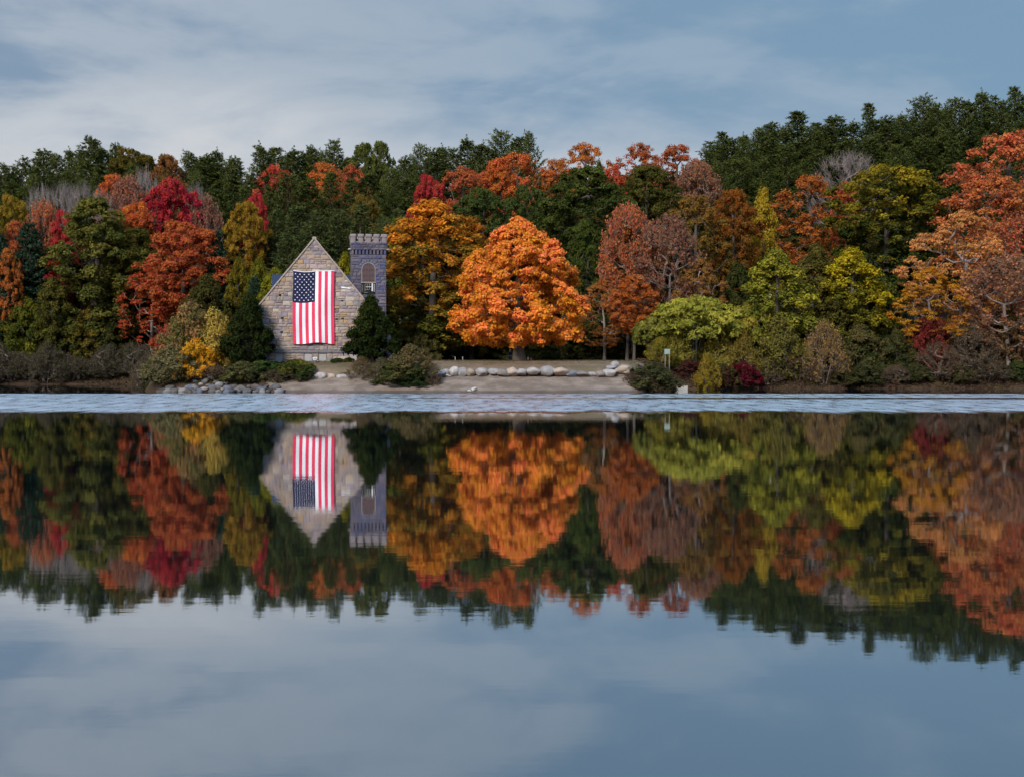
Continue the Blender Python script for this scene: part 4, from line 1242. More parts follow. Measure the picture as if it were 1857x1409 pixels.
for px, yt, w, D, lb in [(55, 398, 92, 176, 'blue green layered spruce on the left bank'), (-5, 420, 80, 174, 'spruce cut by the left edge of the wood beside the layered spruce'), (392, 415, 70, 184, 'narrow dark spruce beside the red orange maple, left of the gold tree'), (460, 500, 55, 168, 'dark spruce tucked behind the left church juniper')]:
    if px < 300: D += 14
    plant('spruce_tree', 'spruce', px, yt, w, D, (.026, .055, .034), (.05, .085, .05), (.35, .5, .9), lb, 'spruce tree')

CR, RED, RO, OR, RUST, GOLD, YEL, OLV, MAUVE, SALM = (.42, .022, .036), (.52, .060, .045), (.56, .125, .050), (.62, .20, .035), (.38, .135, .048), (.36, .20, .030), (.46, .31, .035), (.115, .115, .022), (.29, .16, .10), (.48, .19, .075)
BARKG = (.22, .18, .165, 1)
broad = [  # kind, px, ytop, width, D, c1, c2, mix(bias,height,clump), label, name
    # skyline broadleaves
    ('round', 240, 272, 100, 240, (.09, .085, .018), (.16, .10, .015), (.4, .2, 1), 'olive gold rounded tree breaking the pine skyline on the left', 'oak_tree'),
    ('round', 302, 282, 70, 238, RUST, (.10, .09, .02), (.45, -.2, 1.2), 'rust red crown on the skyline beside the olive gold tree', 'maple_tree'),
    ('round', 660, 262, 70, 241, OAK1, OAK2, (.4, .3, 1), 'dark green rounded oak on the skyline above the gable', 'oak_tree'),
    ('round', 690, 258, 55, 240, OAK1, OAK2, (.45, .3, 1), 'open crowned green oak on the skyline left of the tower', 'oak_tree'),
    ('sparse', 940, 280, 130, 224, OR, RO, (.35, .2, 1), 'orange maple crown just below the skyline, over the red one', 'maple_tree'),
    ('sparse', 1005, 290, 70, 230, OR, RUST, (.5, 0, 1), 'thin orange treetop with sky showing through, beside the lone pine top', 'maple_tree'),
    ('sparse', 1060, 262, 100, 234, RUST, OR, (.5, .2, 1), 'lacy rust orange treetop on the skyline left of the lone pine', 'maple_tree'),
    ('sparse', 1165, 262, 95, 236, RO, RUST, (.4, .2, 1), 'lacy red treetop on the skyline right of the lone pine', 'maple_tree'),
    ('sparse', 1225, 264, 110, 230, RO, RUST, (.5, .2, 1), 'rust red broad treetop beside the right ridge pines', 'maple_tree'),
    ('round', 1112, 305, 55, 224, RO, RED, (.3, .2, 1), 'small vivid red orange crown under the lacy treetops', 'maple_tree'),
    ('thin', 1265, 300, 90, 218, RUST, MAUVE, (.5, 0, 1), 'thin rust grey tree below the first right ridge pine', 'bare_tree'),
    # left slope
    ('round', 22, 356, 66, 200, (.20, .17, .02), GOLD, (.4, .3, 1), 'olive yellow tree at the left edge above the spruce', 'oak_tree'),
    ('thin', 78, 374, 68, 194, RO, SALM, (.4, .2, 1), 'thin salmon red tree behind the spruce tip', 'maple_tree'),
    ('round', 118, 384, 62, 190, RED, CR, (.3, .3, 1), 'bright red maple beside the olive oak on the left', 'maple_tree'),
    ('round', 30, 402, 70, 188, RO, RUST, (.5, .1, 1), 'dull red maple half hidden by the layered spruce', 'maple_tree'),
    ('round', 14, 452, 46, 171, RUST, OR, (.4, .1, 1), 'small rust orange tree at the left edge of the bank', 'maple_tree'),
    ('round', 205, 318, 72, 214, RO, OR, (.3, .2, 1), 'orange red crown high on the left slope under the pines', 'maple_tree'),
    ('thin', 238, 328, 95, 208, (.40, .13, .07), MAUVE, (.3, .2, 1), 'faded brick red tree with grey branches next to the crimson maple', 'maple_tree'),
    ('round', 315, 328, 104, 202, CR, RED, (.25, .1, 1), 'crimson maple, the deepest red crown on the left slope', 'maple_tree'),
    ('thin', 372, 362, 66, 202, (.34, .13, .08), MAUVE, (.4, 0, 1), 'faded pinkish tree right of the crimson maple', 'maple_tree'),
    ('round', 245, 368, 80, 190, RO, OR, (.35, .2, 1), 'orange red maple between the olive oak and the crimson maple', 'maple_tree'),
    ('round', 335, 405, 140, 184, RO, (.40, .12, .03), (.4, .1, 1.1), 'large red orange maple below the crimson maple', 'maple_tree'),
    ('oval', 172, 362, 165, 178, (.10, .115, .028), (.21, .18, .036), (.4, .5, 1.1), 'large olive green oak with yellowing top on the left bank', 'oak_tree'),
    ('round', 245, 415, 110, 180, (.06, .07, .016), (.13, .10, .02), (.4, .2, 1), 'dark olive oak behind the layered red branches on the left', 'oak_tree'),
    ('spread', 275, 478, 128, 172, (.46, .10, .03), (.42, .06, .03), (.4, 0, 1), 'red orange maple with flat layered branches over the left water edge', 'maple_tree'),
    ('round', 446, 368, 76, 192, (.30, .19, .02), GOLD, (.5, .2, 1), 'golden yellow tree left of the church, under the pines', 'oak_tree'),
    ('vine', 432, 468, 44, 175, (.12, .105, .018), (.28, .20, .02), (.35, .2, 1.1), 'narrow vine clad tree with yellow leaves left of the church', 'vine_tree'),
    ('vine', 470, 470, 50, 172, (.10, .11, .018), (.26, .22, .02), (.35, .2, 1.1), 'yellow green vine clad tree touching the left side of the church roof', 'vine_tree'),
    ('under', 375, 500, 110, 174, (.045, .050, .015), (.10, .08, .02), (.35, .2, 1), 'dark green thicket tree behind the yellow shrubs', 'oak_tree'),
    ('vine', 95, 505, 62, 171, (.085, .088, .022), (.19, .155, .03), (.35, .2, 1.1), 'olive gold vine covered tree on the left bank', 'vine_tree'),
    ('under', 50, 540, 100, 172, (.07, .09, .018), (.20, .18, .02), (.3, .3, 1.1), 'green and yellow bushy tree at the foot of the spruce', 'bushy_tree'),
    ('under', 5, 545, 80, 173, (.07, .085, .018), (.18, .16, .02), (.3, .3, 1.1), 'green bushy tree at the far left shore', 'bushy_tree'),
    ('vine', 168, 555, 62, 172, (.12, .105, .025), (.27, .19, .03), (.4, .2, 1.1), 'gold leaved small tree leaning over the dark left shore', 'bushy_tree'),
    ('under', 220, 560, 100, 173, (.035, .045, .015), (.08, .07, .02), (.3, .2, 1), 'dark thicket under the layered red branches', 'bushy_tree'),
    ('under', 130, 560, 100, 174, (.045, .06, .018), (.12, .11, .02), (.3, .2, 1), 'dark green thicket beneath the olive oak', 'bushy_tree'),
    # behind the church
    ('sparse', 500, 300, 80, 226, RED, RO, (.4, .2, 1), 'red maple crown among the pines, up the slope from the gable', 'maple_tree'),
    ('round', 464, 352, 34, 208, RED, CR, (.3, .2, 1), 'small red crown above the golden tree', 'maple_tree'),
    ('sparse', 588, 296, 80, 228, OR, RO, (.5, -.4, 1), 'orange red crown showing between the skyline pines over the gable', 'maple_tree'),
    ('sparse', 636, 300, 66, 226, RUST, RO, (.3, .2, 1), 'brownish red crown between pines left of the tower', 'maple_tree'),
    ('round', 660, 355, 60, 205, (.12, .095, .022), (.22, .14, .03), (.4, .2, 1), 'bronze tinted tree among the pines above the tower', 'oak_tree'),
    ('vine', 500, 488, 60, 166, (.12, .13, .018), (.32, .29, .02), (.35, .3, 1.1), 'yellow green tree rising at the left shoulder of the church', 'vine_tree'),
    ('vine', 626, 460, 50, 172, (.13, .13, .018), (.36, .29, .02), (.4, .2, 1.1), 'yellow green tree in the gap between gable and tower', 'vine_tree'),
    ('round', 725, 395, 60, 186, (.075, .10, .025), (.20, .20, .03), (.4, .3, 1), 'pale green tree right of the tower top', 'oak_tree'),
    ('round', 778, 320, 66, 212, RED, CR, (.35, .2, 1), 'scarlet crown above the green and orange maple', 'maple_tree'),
    ('sparse', 842, 304, 110, 214, RO, RUST, (.35, .2, 1), 'brick orange broad crown right of the scarlet one', 'maple_tree'),
    ('round', 905, 290, 90, 218, OR, RO, (.35, .3, 1), 'orange crown rising toward the skyline right of the brick orange one', 'maple_tree'),
    # centre
    ('oval', 785, 366, 190, 163, (.14, .145, .025), (.70, .27, .03), (.46, 1.2, 1.1), 'tall maple turning from green to orange beside the tower', 'maple_tree'),
    ('oval', 855, 398, 95, 168, (.075, .075, .016), (.40, .14, .018), (.45, .8, 1.0), 'bronze green maple between the two orange maples', 'maple_tree'),
    ('round', 878, 345, 120, 194, OAK1, (.085, .105, .024), (.35, .4, 1), 'dark green oak above the bright orange maple', 'oak_tree'),
    ('round', 955, 338, 90, 196, OAK1, (.08, .10, .024), (.35, .4, 1), 'second dark green oak above the bright orange maple', 'oak_tree'),
    ('round', 1065, 305, 165, 190, (.05, .072, .018), (.10, .115, .025), (.4, .5, 1.1), 'massive olive green oak behind the bright orange maple', 'oak_tree'),
    ('round', 1175, 303, 130, 200, (.06, .072, .018), (.13, .11, .022), (.4, .3, 1.1), 'olive green oak under the lacy red treetops', 'oak_tree'),
    ('oval', 1062, 400, 85, 176, (.05, .075, .018), (.105, .125, .025), (.4, .4, 1), 'upright green tree at the right shoulder of the bright orange maple', 'oak_tree'),
    ('thin', 1140, 380, 96, 167, SALM, RO, (.35, .2, 1), 'slender salmon leaved tree right of the bright orange maple', 'maple_tree'),
    ('sparse', 1148, 400, 90, 168, SALM, OR, (.35, .2, 1), 'salmon orange sparse maple behind the sumac', 'maple_tree'),
    ('thin', 1210, 398, 110, 165, (.34, .13, .07), MAUVE, (.4, 0, 1), 'half bare tree with grey pink twigs and a straight dark trunk', 'bare_tree'),
    ('round', 1180, 430, 50, 173, (.20, .010, .022), (.30, .03, .02), (.3, 0, 1), 'deep wine red small tree between the sparse salmon trees', 'maple_tree'),
    ('sparse', 1262, 358, 120, 172, (.30, .14, .03), (.16, .13, .024), (.45, -.4, 1.1), 'brown gold maple with green interior behind the sumac', 'maple_tree'),
    ('round', 1330, 345, 92, 176, (.30, .10, .02), (.15, .09, .02), (.4, -.4, 1.1), 'bronze orange maple right of the brown gold one', 'maple_tree'),
    ('vine', 1385, 343, 56, 184, (.32, .22, .02), YEL, (.45, .2, 1), 'slender golden vine draped tree between bronze and rust maples', 'vine_tree'),
    ('spread', 1096, 508, 120, 166, (.44, .15, .04), (.36, .17, .04), (.4, -.3, 1), 'low spreading orange maple beside the bright orange maple', 'maple_tree'),
    ('round', 1150, 500, 80, 160, (.56, .14, .020), SALM, (.4, .1, 1), 'small orange maple behind the left end of the sumac', 'maple_tree'),
    ('spread', 1270, 470, 110, 163, (.34, .14, .05), (.25, .16, .03), (.4, 0, 1), 'brown orange layered branches just above the sumac', 'maple_tree'),
    ('under', 1340, 480, 110, 167, (.035, .05, .015), (.09, .08, .02), (.3, .2, 1), 'dark green understorey tree right of the sumac', 'bushy_tree'),
    # right
    ('sparse', 1472, 320, 135, 194, (.50, .15, .022), RUST, (.35, .1, 1), 'broad rust orange maple in front of the right ridge pines', 'maple_tree'),
    ('bare', 1535, 278, 130, 220, MAUVE, MAUVE, (.5, 0, 0), 'mauve grey leafless tree under the right ridge pines', 'bare_tree'),
    ('round', 1535, 332, 50, 205, RED, RUST, (.4, .1, 1), 'small red crown under the mauve leafless tree', 'maple_tree'),
    ('round', 1605, 300, 190, 182, (.048, .075, .018), (.34, .24, .02), (.28, 1.0, 1.1), 'big green oak with golden yellow top on the right slope', 'oak_tree'),
    ('round', 1660, 320, 110, 186, (.045, .072, .018), (.09, .105, .022), (.3, .3, 1), 'dark green oak flanking the golden topped one', 'oak_tree'),
    ('spread', 1745, 385, 225, 164, (.64, .30, .09), (.60, .23, .08), (.4, .2, 1), 'wide orange maple with pale forked limbs showing through', 'maple_tree'),
    ('sparse', 1790, 318, 170, 178, (.60, .22, .06), (.56, .15, .06), (.5, .2, 1), 'orange maple behind the wide forked one', 'maple_tree'),
    ('sparse', 1830, 244, 225, 190, (.58, .21, .07), (.56, .14, .055), (.45, .8, 1), 'tall red orange maple filling the right slope', 'maple_tree'),
    ('thin', 1850, 400, 150, 172, RO, RUST, (.5, 0, 1), 'reddish half bare tree at the right edge', 'maple_tree'),
    ('spread', 1690, 485, 160, 160, (.58, .24, .022), GOLD, (.4, -.2, 1), 'yellow orange maple with low sweeping branches on the right', 'maple_tree'),
    ('thin', 1825, 470, 150, 158, SALM, MAUVE, (.5, 0, 1), 'salmon tinged leafless tree above the right shore brush', 'bare_tree'),
    ('vine', 1408, 456, 112, 161, (.15, .165, .03), (.38, .33, .035), (.42, .4, 1.4), 'yellow green vine smothered tree right of the sumac', 'vine_tree'),
    ('vine', 1480, 445, 90, 166, (.10, .095, .022), (.17, .13, .03), (.4, .2, 1), 'olive brown vine covered tree behind the yellow green one', 'vine_tree'),
    ('vine', 1545, 452, 110, 163, (.10, .105, .02), (.48, .36, .018), (.40, 1.1, 1.1), 'vine covered tree with a bright yellow top', 'vine_tree'),
    ('under', 1600, 500, 120, 167, (.045, .065, .018), (.10, .10, .02), (.3, .3, 1), 'dark green bushy tree below the golden topped oak', 'bushy_tree'),
    ('under', 1520, 520, 110, 163, (.075, .075, .02), (.15, .12, .025), (.3, .3, 1), 'olive bushy tree under the bright yellow top', 'bushy_tree'),
    ('sparse', 1905, 300, 160, 185, (.54, .20, .07), RUST, (.4, .2, 1), 'rust maple just past the tall red orange one', 'maple_tree'),
    ('oval', -40, 380, 120, 182, OAK1, OAK2, (.4, .3, 1), 'green oak just past the left spruce', 'oak_tree'),
]
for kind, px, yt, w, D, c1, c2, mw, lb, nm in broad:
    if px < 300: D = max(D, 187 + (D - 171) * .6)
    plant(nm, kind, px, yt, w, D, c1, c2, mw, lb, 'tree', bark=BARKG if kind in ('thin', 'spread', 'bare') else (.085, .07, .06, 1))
for px, yt, w, D in [(75, 342, 70, 212), (112, 335, 80, 210), (150, 338, 74, 208), (182, 350, 60, 206), (262, 312, 66, 214), (355, 340, 60, 212)]:
    plant('bare_tree', 'bare', px, yt, w, D, MAUVE, MAUVE, (.5, 0, 0), 'grey leafless tree on the upper left slope under the pines', 'tree', 'leafless trees on the left slope', bark=(.24, .20, .19, 1))
# the bright maple
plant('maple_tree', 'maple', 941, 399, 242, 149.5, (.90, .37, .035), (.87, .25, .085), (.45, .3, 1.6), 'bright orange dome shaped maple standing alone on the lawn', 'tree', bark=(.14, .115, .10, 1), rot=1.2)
# the two church junipers
plant('juniper_tree', 'cedar', 452, 535, 84, 144.2, (.022, .036, .012), (.05, .062, .016), (.35, .4, 1), 'dark juniper at the left corner of the church wall', 'tree', idx=0)
plant('juniper_tree', 'cedar', 673, 538, 82, 144.6, (.022, .038, .011), (.055, .066, .014), (.35, .4, 1), 'dark juniper in front of the church tower', 'tree', idx=1)
# sumac clumps
plant('sumac', 'sumac', 1260, 540, 165, 158.5, (.31, .31, .05), (.47, .41, .06), (.35, .3, 1.3), 'yellow green flat topped sumac with thin curved stems', 'tree', bark=(.26, .22, .2, 1))
plant('sumac', 'sumac', 1182, 575, 66, 158.0, (.19, .21, .045), (.32, .28, .055), (.35, .3, 1.3), 'small yellow green sumac beside the end of the boulder row', 'tree', bark=(.26, .22, .2, 1))
plant('sumac', 'sumac', 1360, 553, 90, 160.0, (.17, .20, .03), (.36, .27, .04), (.4, .3, 1.3), 'thinner bronze and green sumac right of the flat topped one', 'tree', bark=(.26, .22, .2, 1))

# shrubs: name, kind, px, top y, width, D, c1, c2, mix, label
shrubs = [
    ('wisp', 1226, 598, 70, 157.0, (.26, .25, .05), (.38, .31, .06), (.4, .2, 1.2), 'yellow green shrub filling in under the left side of the flat topped sumac'),
    ('wisp', 1305, 592, 76, 157.4, (.28, .25, .05), (.40, .30, .06), (.4, .2, 1.2), 'yellow shrub under the right side of the flat topped sumac'),
    ('brush', 1192, 682, 54, 141.0, (.15, .09, .05), (.10, .09, .04), (.4, .2, 1), 'low rusty brush spilling over the right end of the sand'),
    ('wisp', 290, 640, 60, 152.0, (.13, .125, .05), (.20, .17, .07), (.4, .2, 1), 'olive shrub on the dark side of the wooded point'),
    ('bush', 300, 620, 60, 160.0, (.06, .065, .025), (.11, .09, .03), (.4, .2, 1), 'dark bush between the point and the left shore'),
    ('bush', 285, 640, 56, 168.0, (.05, .055, .022), (.10, .08, .03), (.4, .2, 1), 'dark bush at the head of the little cove'),
    ('brush', 268, 640, 60, 176.0, (.10, .07, .05), (.12, .09, .05), (.4, .2, 1), 'brown brush at the head of the little cove'),
    ('wisp', 316, 626, 104, 142.8, (.18, .165, .07), (.26, .215, .10), (.4, .2, 1), 'grey olive willow shrub at the tip of the wooded point'),
    ('bush', 288, 655, 40, 143.8, (.20, .19, .12), (.26, .24, .17), (.4, .2, 1), 'pale silvery shrub at the edge of the point'),
    ('wisp', 345, 548, 118, 146.0, (.17, .18, .05), (.40, .17, .08), (.38, .2, 1.3), 'tall green and russet shrub behind the yellow shrub'),
    ('bush', 303, 588, 42, 148.0, (.36, .05, .05), (.44, .09, .05), (.4, .2, 1), 'pink red shrub peeking out left of the tall green one'),
    ('wisp', 390, 562, 92, 145.4, (.58, .39, .07), (.42, .31, .08), (.4, .3, 1.2), 'feathery yellow shrub left of the church juniper'),
    ('bush', 356, 614, 78, 143.4, (.76, .40, .03), (.70, .32, .03), (.4, .1, 1.2), 'bright orange yellow bush above the rip-rap'),
    ('wisp', 428, 600, 60, 145.2, (.30, .22, .05), (.24, .17, .05), (.4, .2, 1), 'tan yellow feathery shrub beside the left juniper'),
    ('brush', 385, 660, 70, 142.6, (.14, .10, .06), (.20, .13, .07), (.4, .2, 1), 'brown dry brush above the rip-rap stones'),
    ('bush', 441, 656, 74, 141.2, (.11, .115, .042), (.17, .15, .06), (.4, .2, 1), 'round olive bush on the rip-rap'),
    ('low', 478, 655, 76, 142.8, (.045, .085, .022), (.075, .11, .03), (.4, .2, 1), 'spreading green juniper shrub below the church corner'),
    ('low', 535, 652, 80, 142.6, (.045, .080, .022), (.17, .15, .025), (.3, .4, 1.4), 'green and yellow low juniper left of the floodlight'),
    ('bush', 548, 663, 44, 141.6, (.04, .07, .02), (.10, .08, .04), (.4, .2, 1), 'dark green bush at the left end of the short boulder row'),
    ('brush', 505, 668, 60, 141.4, (.17, .12, .07), (.13, .10, .05), (.4, .2, 1), 'brown brush between the low junipers'),
    ('low', 612, 651, 24, 146.0, (.04, .075, .02), (.07, .10, .03), (.4, .2, 1), 'small green tuft at the church foot right of the blocked window'),
    ('low', 632, 653, 22, 146.0, (.08, .10, .02), (.12, .14, .03), (.4, .2, 1), 'small yellow green tuft at the foot of the church'),
    ('brush', 655, 648, 48, 141.2, (.17, .14, .05), (.20, .12, .05), (.4, .2, 1), 'wispy brown shrub in front of the short boulder row'),
    ('wisp', 748, 627, 98, 141.2, (.21, .15, .065), (.15, .13, .05), (.4, -.2, 1.2), 'dry brown topped shrub on the beach edge'),
    ('bush', 728, 655, 90, 140.2, (.075, .09, .028), (.14, .12, .04), (.35, .3, 1.1), 'dark green rounded bush on the sand beside the church lawn'),
    ('bush', 752, 662, 52, 139.8, (.03, .06, .022), (.06, .08, .03), (.35, .3, 1), 'deep green bush at the foot of the dry brown shrub'),
    ('brush', 692, 650, 50, 141.4, (.14, .13, .05), (.10, .10, .04), (.4, .2, 1), 'thin shrub left of the dark green bush on the beach'),
    ('brush', 785, 672, 34, 139.8, (.16, .10, .06), (.12, .09, .05), (.4, .2, 1), 'rusty low brush where the long boulder row begins'),
    ('bush', 730, 600, 60, 158, (.10, .10, .03), (.15, .13, .04), (.4, .2, 1), 'olive shrub behind the tower buttress'),
    ('bush', 770, 598, 60, 159, (.09, .09, .03), (.14, .12, .04), (.4, .2, 1), 'olive brown shrub at the foot of the green and orange maple'),
    ('bush', 1182, 657, 98, 141.6, (.065, .075, .03), (.11, .10, .04), (.4, .2, 1), 'dark olive bush at the right end of the beach'),
    ('brush', 1148, 674, 40, 140.6, (.16, .07, .05), (.12, .09, .05), (.4, .2, 1), 'rusty brush at the foot of the last boulder'),
    ('wisp', 1196, 612, 56, 155.0, (.22, .20, .03), (.32, .24, .03), (.4, .2, 1.2), 'yellow green shrub around the notice board'),
    ('wisp', 1283, 640, 50, 152.5, (.36, .24, .03), (.24, .20, .03), (.4, .2, 1.2), 'golden shrub hanging down the bank under the sumac'),
    ('bush', 1250, 652, 56, 155.0, (.12, .03, .03), (.10, .06, .04), (.4, .2, 1.2), 'dark red brush left of the golden bank shrub'),
    ('bush', 1310, 660, 60, 153.6, (.10, .03, .028), (.10, .10, .03), (.5, .2, 1.3), 'mixed red and green bush on the bank'),
    ('bush', 1348, 655, 66, 155.0, (.17, .010, .028), (.10, .03, .03), (.4, .2, 1.2), 'crimson bush low on the right bank above the pale rock'),
    ('brush', 1395, 650, 60, 156.2, (.13, .09, .06), (.16, .10, .06), (.4, .2, 1), 'grey brown brush above the rubble heap'),
    ('wisp', 1415, 575, 95, 157.0, (.15, .15, .035), (.24, .17, .04), (.4, .2, 1.2), 'olive green tall shrub right of the bronze sumac'),
    ('wisp', 1345, 600, 70, 156.5, (.20, .17, .035), (.28, .17, .04), (.4, .2, 1.2), 'bronze yellow shrub under the thinner sumac'),
    ('brush', 1495, 582, 84, 156.0, (.36, .21, .06), (.30, .18, .06), (.4, .2, 1), 'feathery golden shrub with upswept sprays'),
    ('bush', 1560, 590, 96, 159.0, (.07, .085, .03), (.16, .11, .04), (.35, .3, 1.2), 'dark green shrub with rusty tips right of the golden feathery one'),
    ('bush', 1625, 598, 80, 159.0, (.055, .07, .026), (.12, .10, .03), (.35, .3, 1.2), 'dark green shrub left of the red one on the right shore'),
    ('bush', 1690, 568, 80, 158.5, (.24, .03, .03), (.16, .05, .03), (.4, .2, 1.2), 'red shrub on the right shore below the yellow orange maple'),
    ('brush', 1762, 585, 110, 157.5, (.16, .10, .06), (.13, .10, .05), (.4, .2, 1), 'large grey brown brush on the right shore'),
    ('brush', 1700, 620, 90, 156.8, (.15, .10, .06), (.17, .09, .05), (.4, .2, 1), 'brown brush in front of the red shrub'),
    ('bush', 1842, 575, 80, 158.5, (.18, .10, .05), (.12, .10, .03), (.4, .2, 1.2), 'olive and rust shrub at the right edge of the shore'),
    ('bush', 1845, 655, 60, 156.4, (.05, .08, .028), (.09, .10, .03), (.4, .2, 1), 'green bush at the right waterline'),
    ('bush', 1570, 655, 80, 156.0, (.06, .07, .028), (.11, .10, .035), (.4, .2, 1), 'dark green waterside bush below the rusty tipped shrub'),
    ('bush', 1535, 665, 60, 155.8, (.075, .075, .03), (.10, .09, .03), (.4, .2, 1), 'olive waterside bush right of the bare bank'),
    ('bush', 1660, 658, 60, 156.0, (.06, .075, .028), (.10, .09, .03), (.4, .2, 1), 'dark waterside bush below the red shrub'),
    ('brush', 1625, 662, 60, 156.0, (.17, .10, .06), (.13, .08, .05), (.4, .2, 1), 'rusty waterside brush between two dark bushes'),
    ('brush', 1450, 640, 80, 156.8, (.17, .09, .06), (.13, .09, .05), (.4, .2, 1), 'brown brush on the bare bank left of the golden feathery shrub'),
    ('brush', 1790, 650, 90, 156.2, (.14, .10, .06), (.10, .08, .04), (.4, .2, 1), 'grey brush at the right waterline'),
    ('bush', 1740, 655, 60, 156.2, (.08, .08, .03), (.12, .10, .04), (.4, .2, 1), 'olive bush at the right waterline beside grey brush'),
]
for kind, px, yt, w, D, c1, c2, mw, lb in shrubs:
    plant('shrub', kind, px, yt, w, D, c1, c2, mw, lb, 'shrub', bark=(.15, .115, .09, 1))
# brown brush along the dark left shore
for i, px in enumerate(np.arange(-60, 275, 21)):
    plant('brush', 'brush', float(px + _rng.uniform(-6, 6)), float(_rng.uniform(622, 655)), float(_rng.uniform(60, 85)), 183.2 + float(_rng.uniform(-.4, 2.2)), (.075, .080, .038), (.13, .10, .05), (.4, .2, 1),
          'grey brown brush lining the dark left shore ' + ('under the layered spruce' if px < 100 else 'under the olive green oak' if px < 200 else 'beside the little cove'), 'shrub', 'brush along the left shore', bark=(.13, .10, .09, 1))
# dark thicket that closes the wood behind the lawn and banks
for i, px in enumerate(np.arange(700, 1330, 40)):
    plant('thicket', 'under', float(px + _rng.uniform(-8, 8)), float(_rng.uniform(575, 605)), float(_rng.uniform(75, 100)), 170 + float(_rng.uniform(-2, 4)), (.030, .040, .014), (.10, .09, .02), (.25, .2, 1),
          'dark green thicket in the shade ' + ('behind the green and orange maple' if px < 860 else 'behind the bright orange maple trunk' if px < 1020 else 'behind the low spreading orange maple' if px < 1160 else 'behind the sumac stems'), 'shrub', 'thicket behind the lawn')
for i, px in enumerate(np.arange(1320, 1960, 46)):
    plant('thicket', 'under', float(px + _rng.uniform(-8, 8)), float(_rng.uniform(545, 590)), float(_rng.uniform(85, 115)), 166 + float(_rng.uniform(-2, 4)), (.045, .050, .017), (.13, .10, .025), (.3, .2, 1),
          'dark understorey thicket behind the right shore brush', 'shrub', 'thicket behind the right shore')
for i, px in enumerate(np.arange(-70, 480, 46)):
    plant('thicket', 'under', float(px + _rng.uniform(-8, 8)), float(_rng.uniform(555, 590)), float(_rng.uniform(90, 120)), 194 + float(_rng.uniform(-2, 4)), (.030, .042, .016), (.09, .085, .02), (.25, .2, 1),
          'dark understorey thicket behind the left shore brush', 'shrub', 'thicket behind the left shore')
for px, yt in ((985, 318), (1030, 312), (1085, 326), (1130, 318), (1180, 312), (1225, 320), (1262, 315), (1010, 345), (1110, 345), (1160, 350), (1240, 350)):
    plant('oak_tree', 'round', px, yt, 110, 236 if yt < 330 else 222, (.06, .062, .02), (.20, .11, .03), (.4, .3, 1.2), 'bronze green oak under the lacy orange skyline crowns', 'tree', 'bronze oaks under the skyline crowns')
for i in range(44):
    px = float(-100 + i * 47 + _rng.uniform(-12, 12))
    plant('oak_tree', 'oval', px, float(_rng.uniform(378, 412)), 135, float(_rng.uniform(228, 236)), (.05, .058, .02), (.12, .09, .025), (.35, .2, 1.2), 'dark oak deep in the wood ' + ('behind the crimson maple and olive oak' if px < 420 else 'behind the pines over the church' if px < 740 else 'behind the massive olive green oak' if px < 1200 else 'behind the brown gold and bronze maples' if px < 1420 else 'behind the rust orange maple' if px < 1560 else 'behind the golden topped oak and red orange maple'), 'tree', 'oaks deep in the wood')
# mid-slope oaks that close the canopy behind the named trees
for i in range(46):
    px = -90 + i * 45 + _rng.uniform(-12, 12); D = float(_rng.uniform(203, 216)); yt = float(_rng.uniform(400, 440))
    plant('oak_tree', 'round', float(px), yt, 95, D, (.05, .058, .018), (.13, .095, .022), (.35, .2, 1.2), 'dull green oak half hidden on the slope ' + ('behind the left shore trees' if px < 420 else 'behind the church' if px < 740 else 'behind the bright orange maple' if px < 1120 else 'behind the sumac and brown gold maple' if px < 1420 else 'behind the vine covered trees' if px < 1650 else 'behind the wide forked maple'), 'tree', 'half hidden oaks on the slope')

# ------------------------------------------------------------------ undergrowth and grass (uncountable)


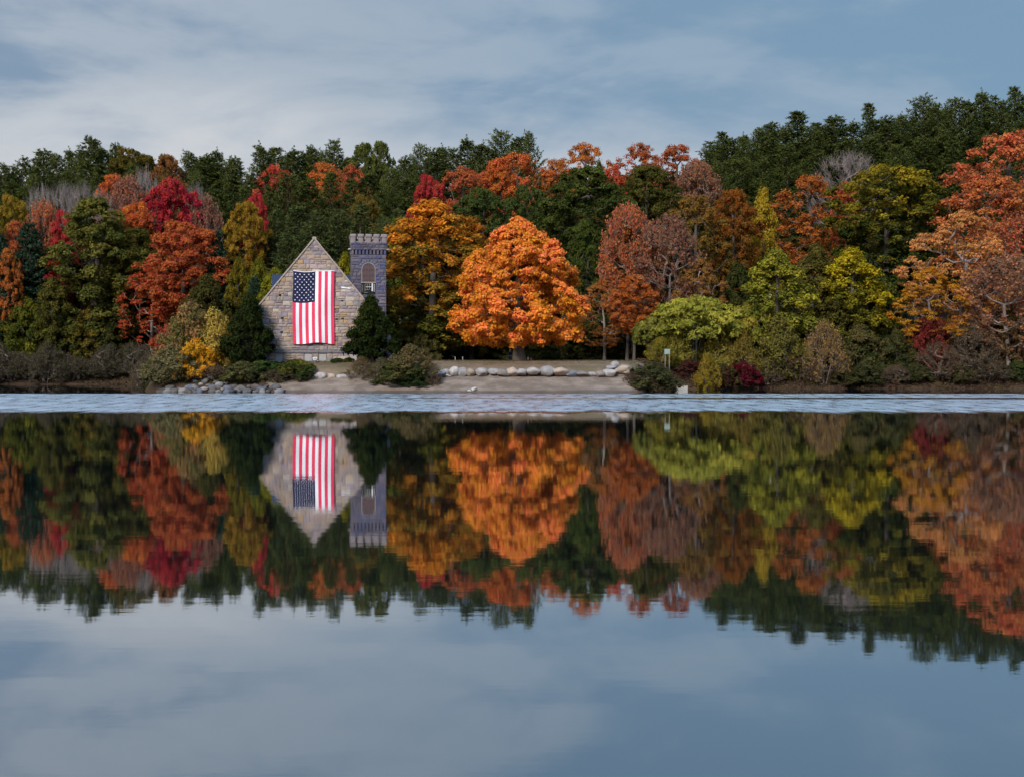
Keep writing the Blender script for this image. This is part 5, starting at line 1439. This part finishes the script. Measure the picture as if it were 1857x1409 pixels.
def scatter(name, n, fx, fy, keep, h, w, c1, c2, label, mw=(.4, 0, 1), up=.8):
    r = np.random.default_rng(len(name) * 7 + n)
    X = r.uniform(*fx, n); Y = r.uniform(*fy, n); k = keep(X, Y); X, Y = X[k], Y[k]
    Z = terrain(X, Y) + r.uniform(.02, h, len(X)) * .8
    m = len(X)
    C = np.stack([X, Y, Z], -1)
    V, Q = cards(C, unit(r.normal(0, .6, (m, 3)) + [0, -.3, .5]), np.array([0, 0, up]) + r.normal(0, .6, (m, 3)), h * r.uniform(.5, 1.2, m), w * r.uniform(.6, 1.4, m))
    at = np.stack([.5 + .5 * np.sin(X * 1.1) * np.sin(Y * 1.7 + X * .3), np.full(m, .5), np.zeros(m)], -1)
    o = link(name, np_mesh(name, V, Q, LEAF, False, at)); o.color = tuple(c1) + (1,)
    o['second_colour'] = [float(v) for v in c2]; o['colour_mix'] = list(mw)
    tag(o, label, name.replace('_', ' '), None, 'stuff')


SHORE = lambda x: np.interp(x, _KX, _K[:, 1])
scatter('undergrowth', 50000, (12.5, 75), (145, 172), lambda x, y: (y > SHORE(x) - .1) & ~((PXW(x) < 1165)), .32, .16, (.085, .045, .036), (.12, .085, .04), 'brown and dark red undergrowth on the right bank', (.45, 0, 1.5))
scatter('bank_brush', 22000, (-41, -20), (139, 158), lambda x, y: (y > SHORE(x) + 1.6) & (PXW(x) < 545), .26, .14, (.10, .085, .04), (.07, .085, .03), 'olive brown weeds covering the wooded point', (.45, 0, 1.5))
scatter('lawn_grass', 26000, (-23, 13.5), (142.8, 152), lambda x, y: (y > SHORE(x) + 6.6) & (PXW(x) < 1150) & (PXW(x) > 545), .13, .035, (.17, .13, .08), (.13, .12, .055), 'short dry grass on the lawn', (.45, 0, 1.2), 1.6)
scatter('shore_weeds', 20000, (-80, -36), (172, 196), lambda x, y: (y > SHORE(x) - .2), .34, .17, (.06, .045, .032), (.085, .065, .035), 'dark brown weeds along the left shore', (.45, 0, 1.5))
scatter('leaf_litter', 9000, (-90, 90), (160, 240), lambda x, y: y > SHORE(x) + 6, .22, .2, (.13, .07, .035), (.08, .06, .03), 'fallen leaves on the forest floor', (.45, 0, 1.2), .1)
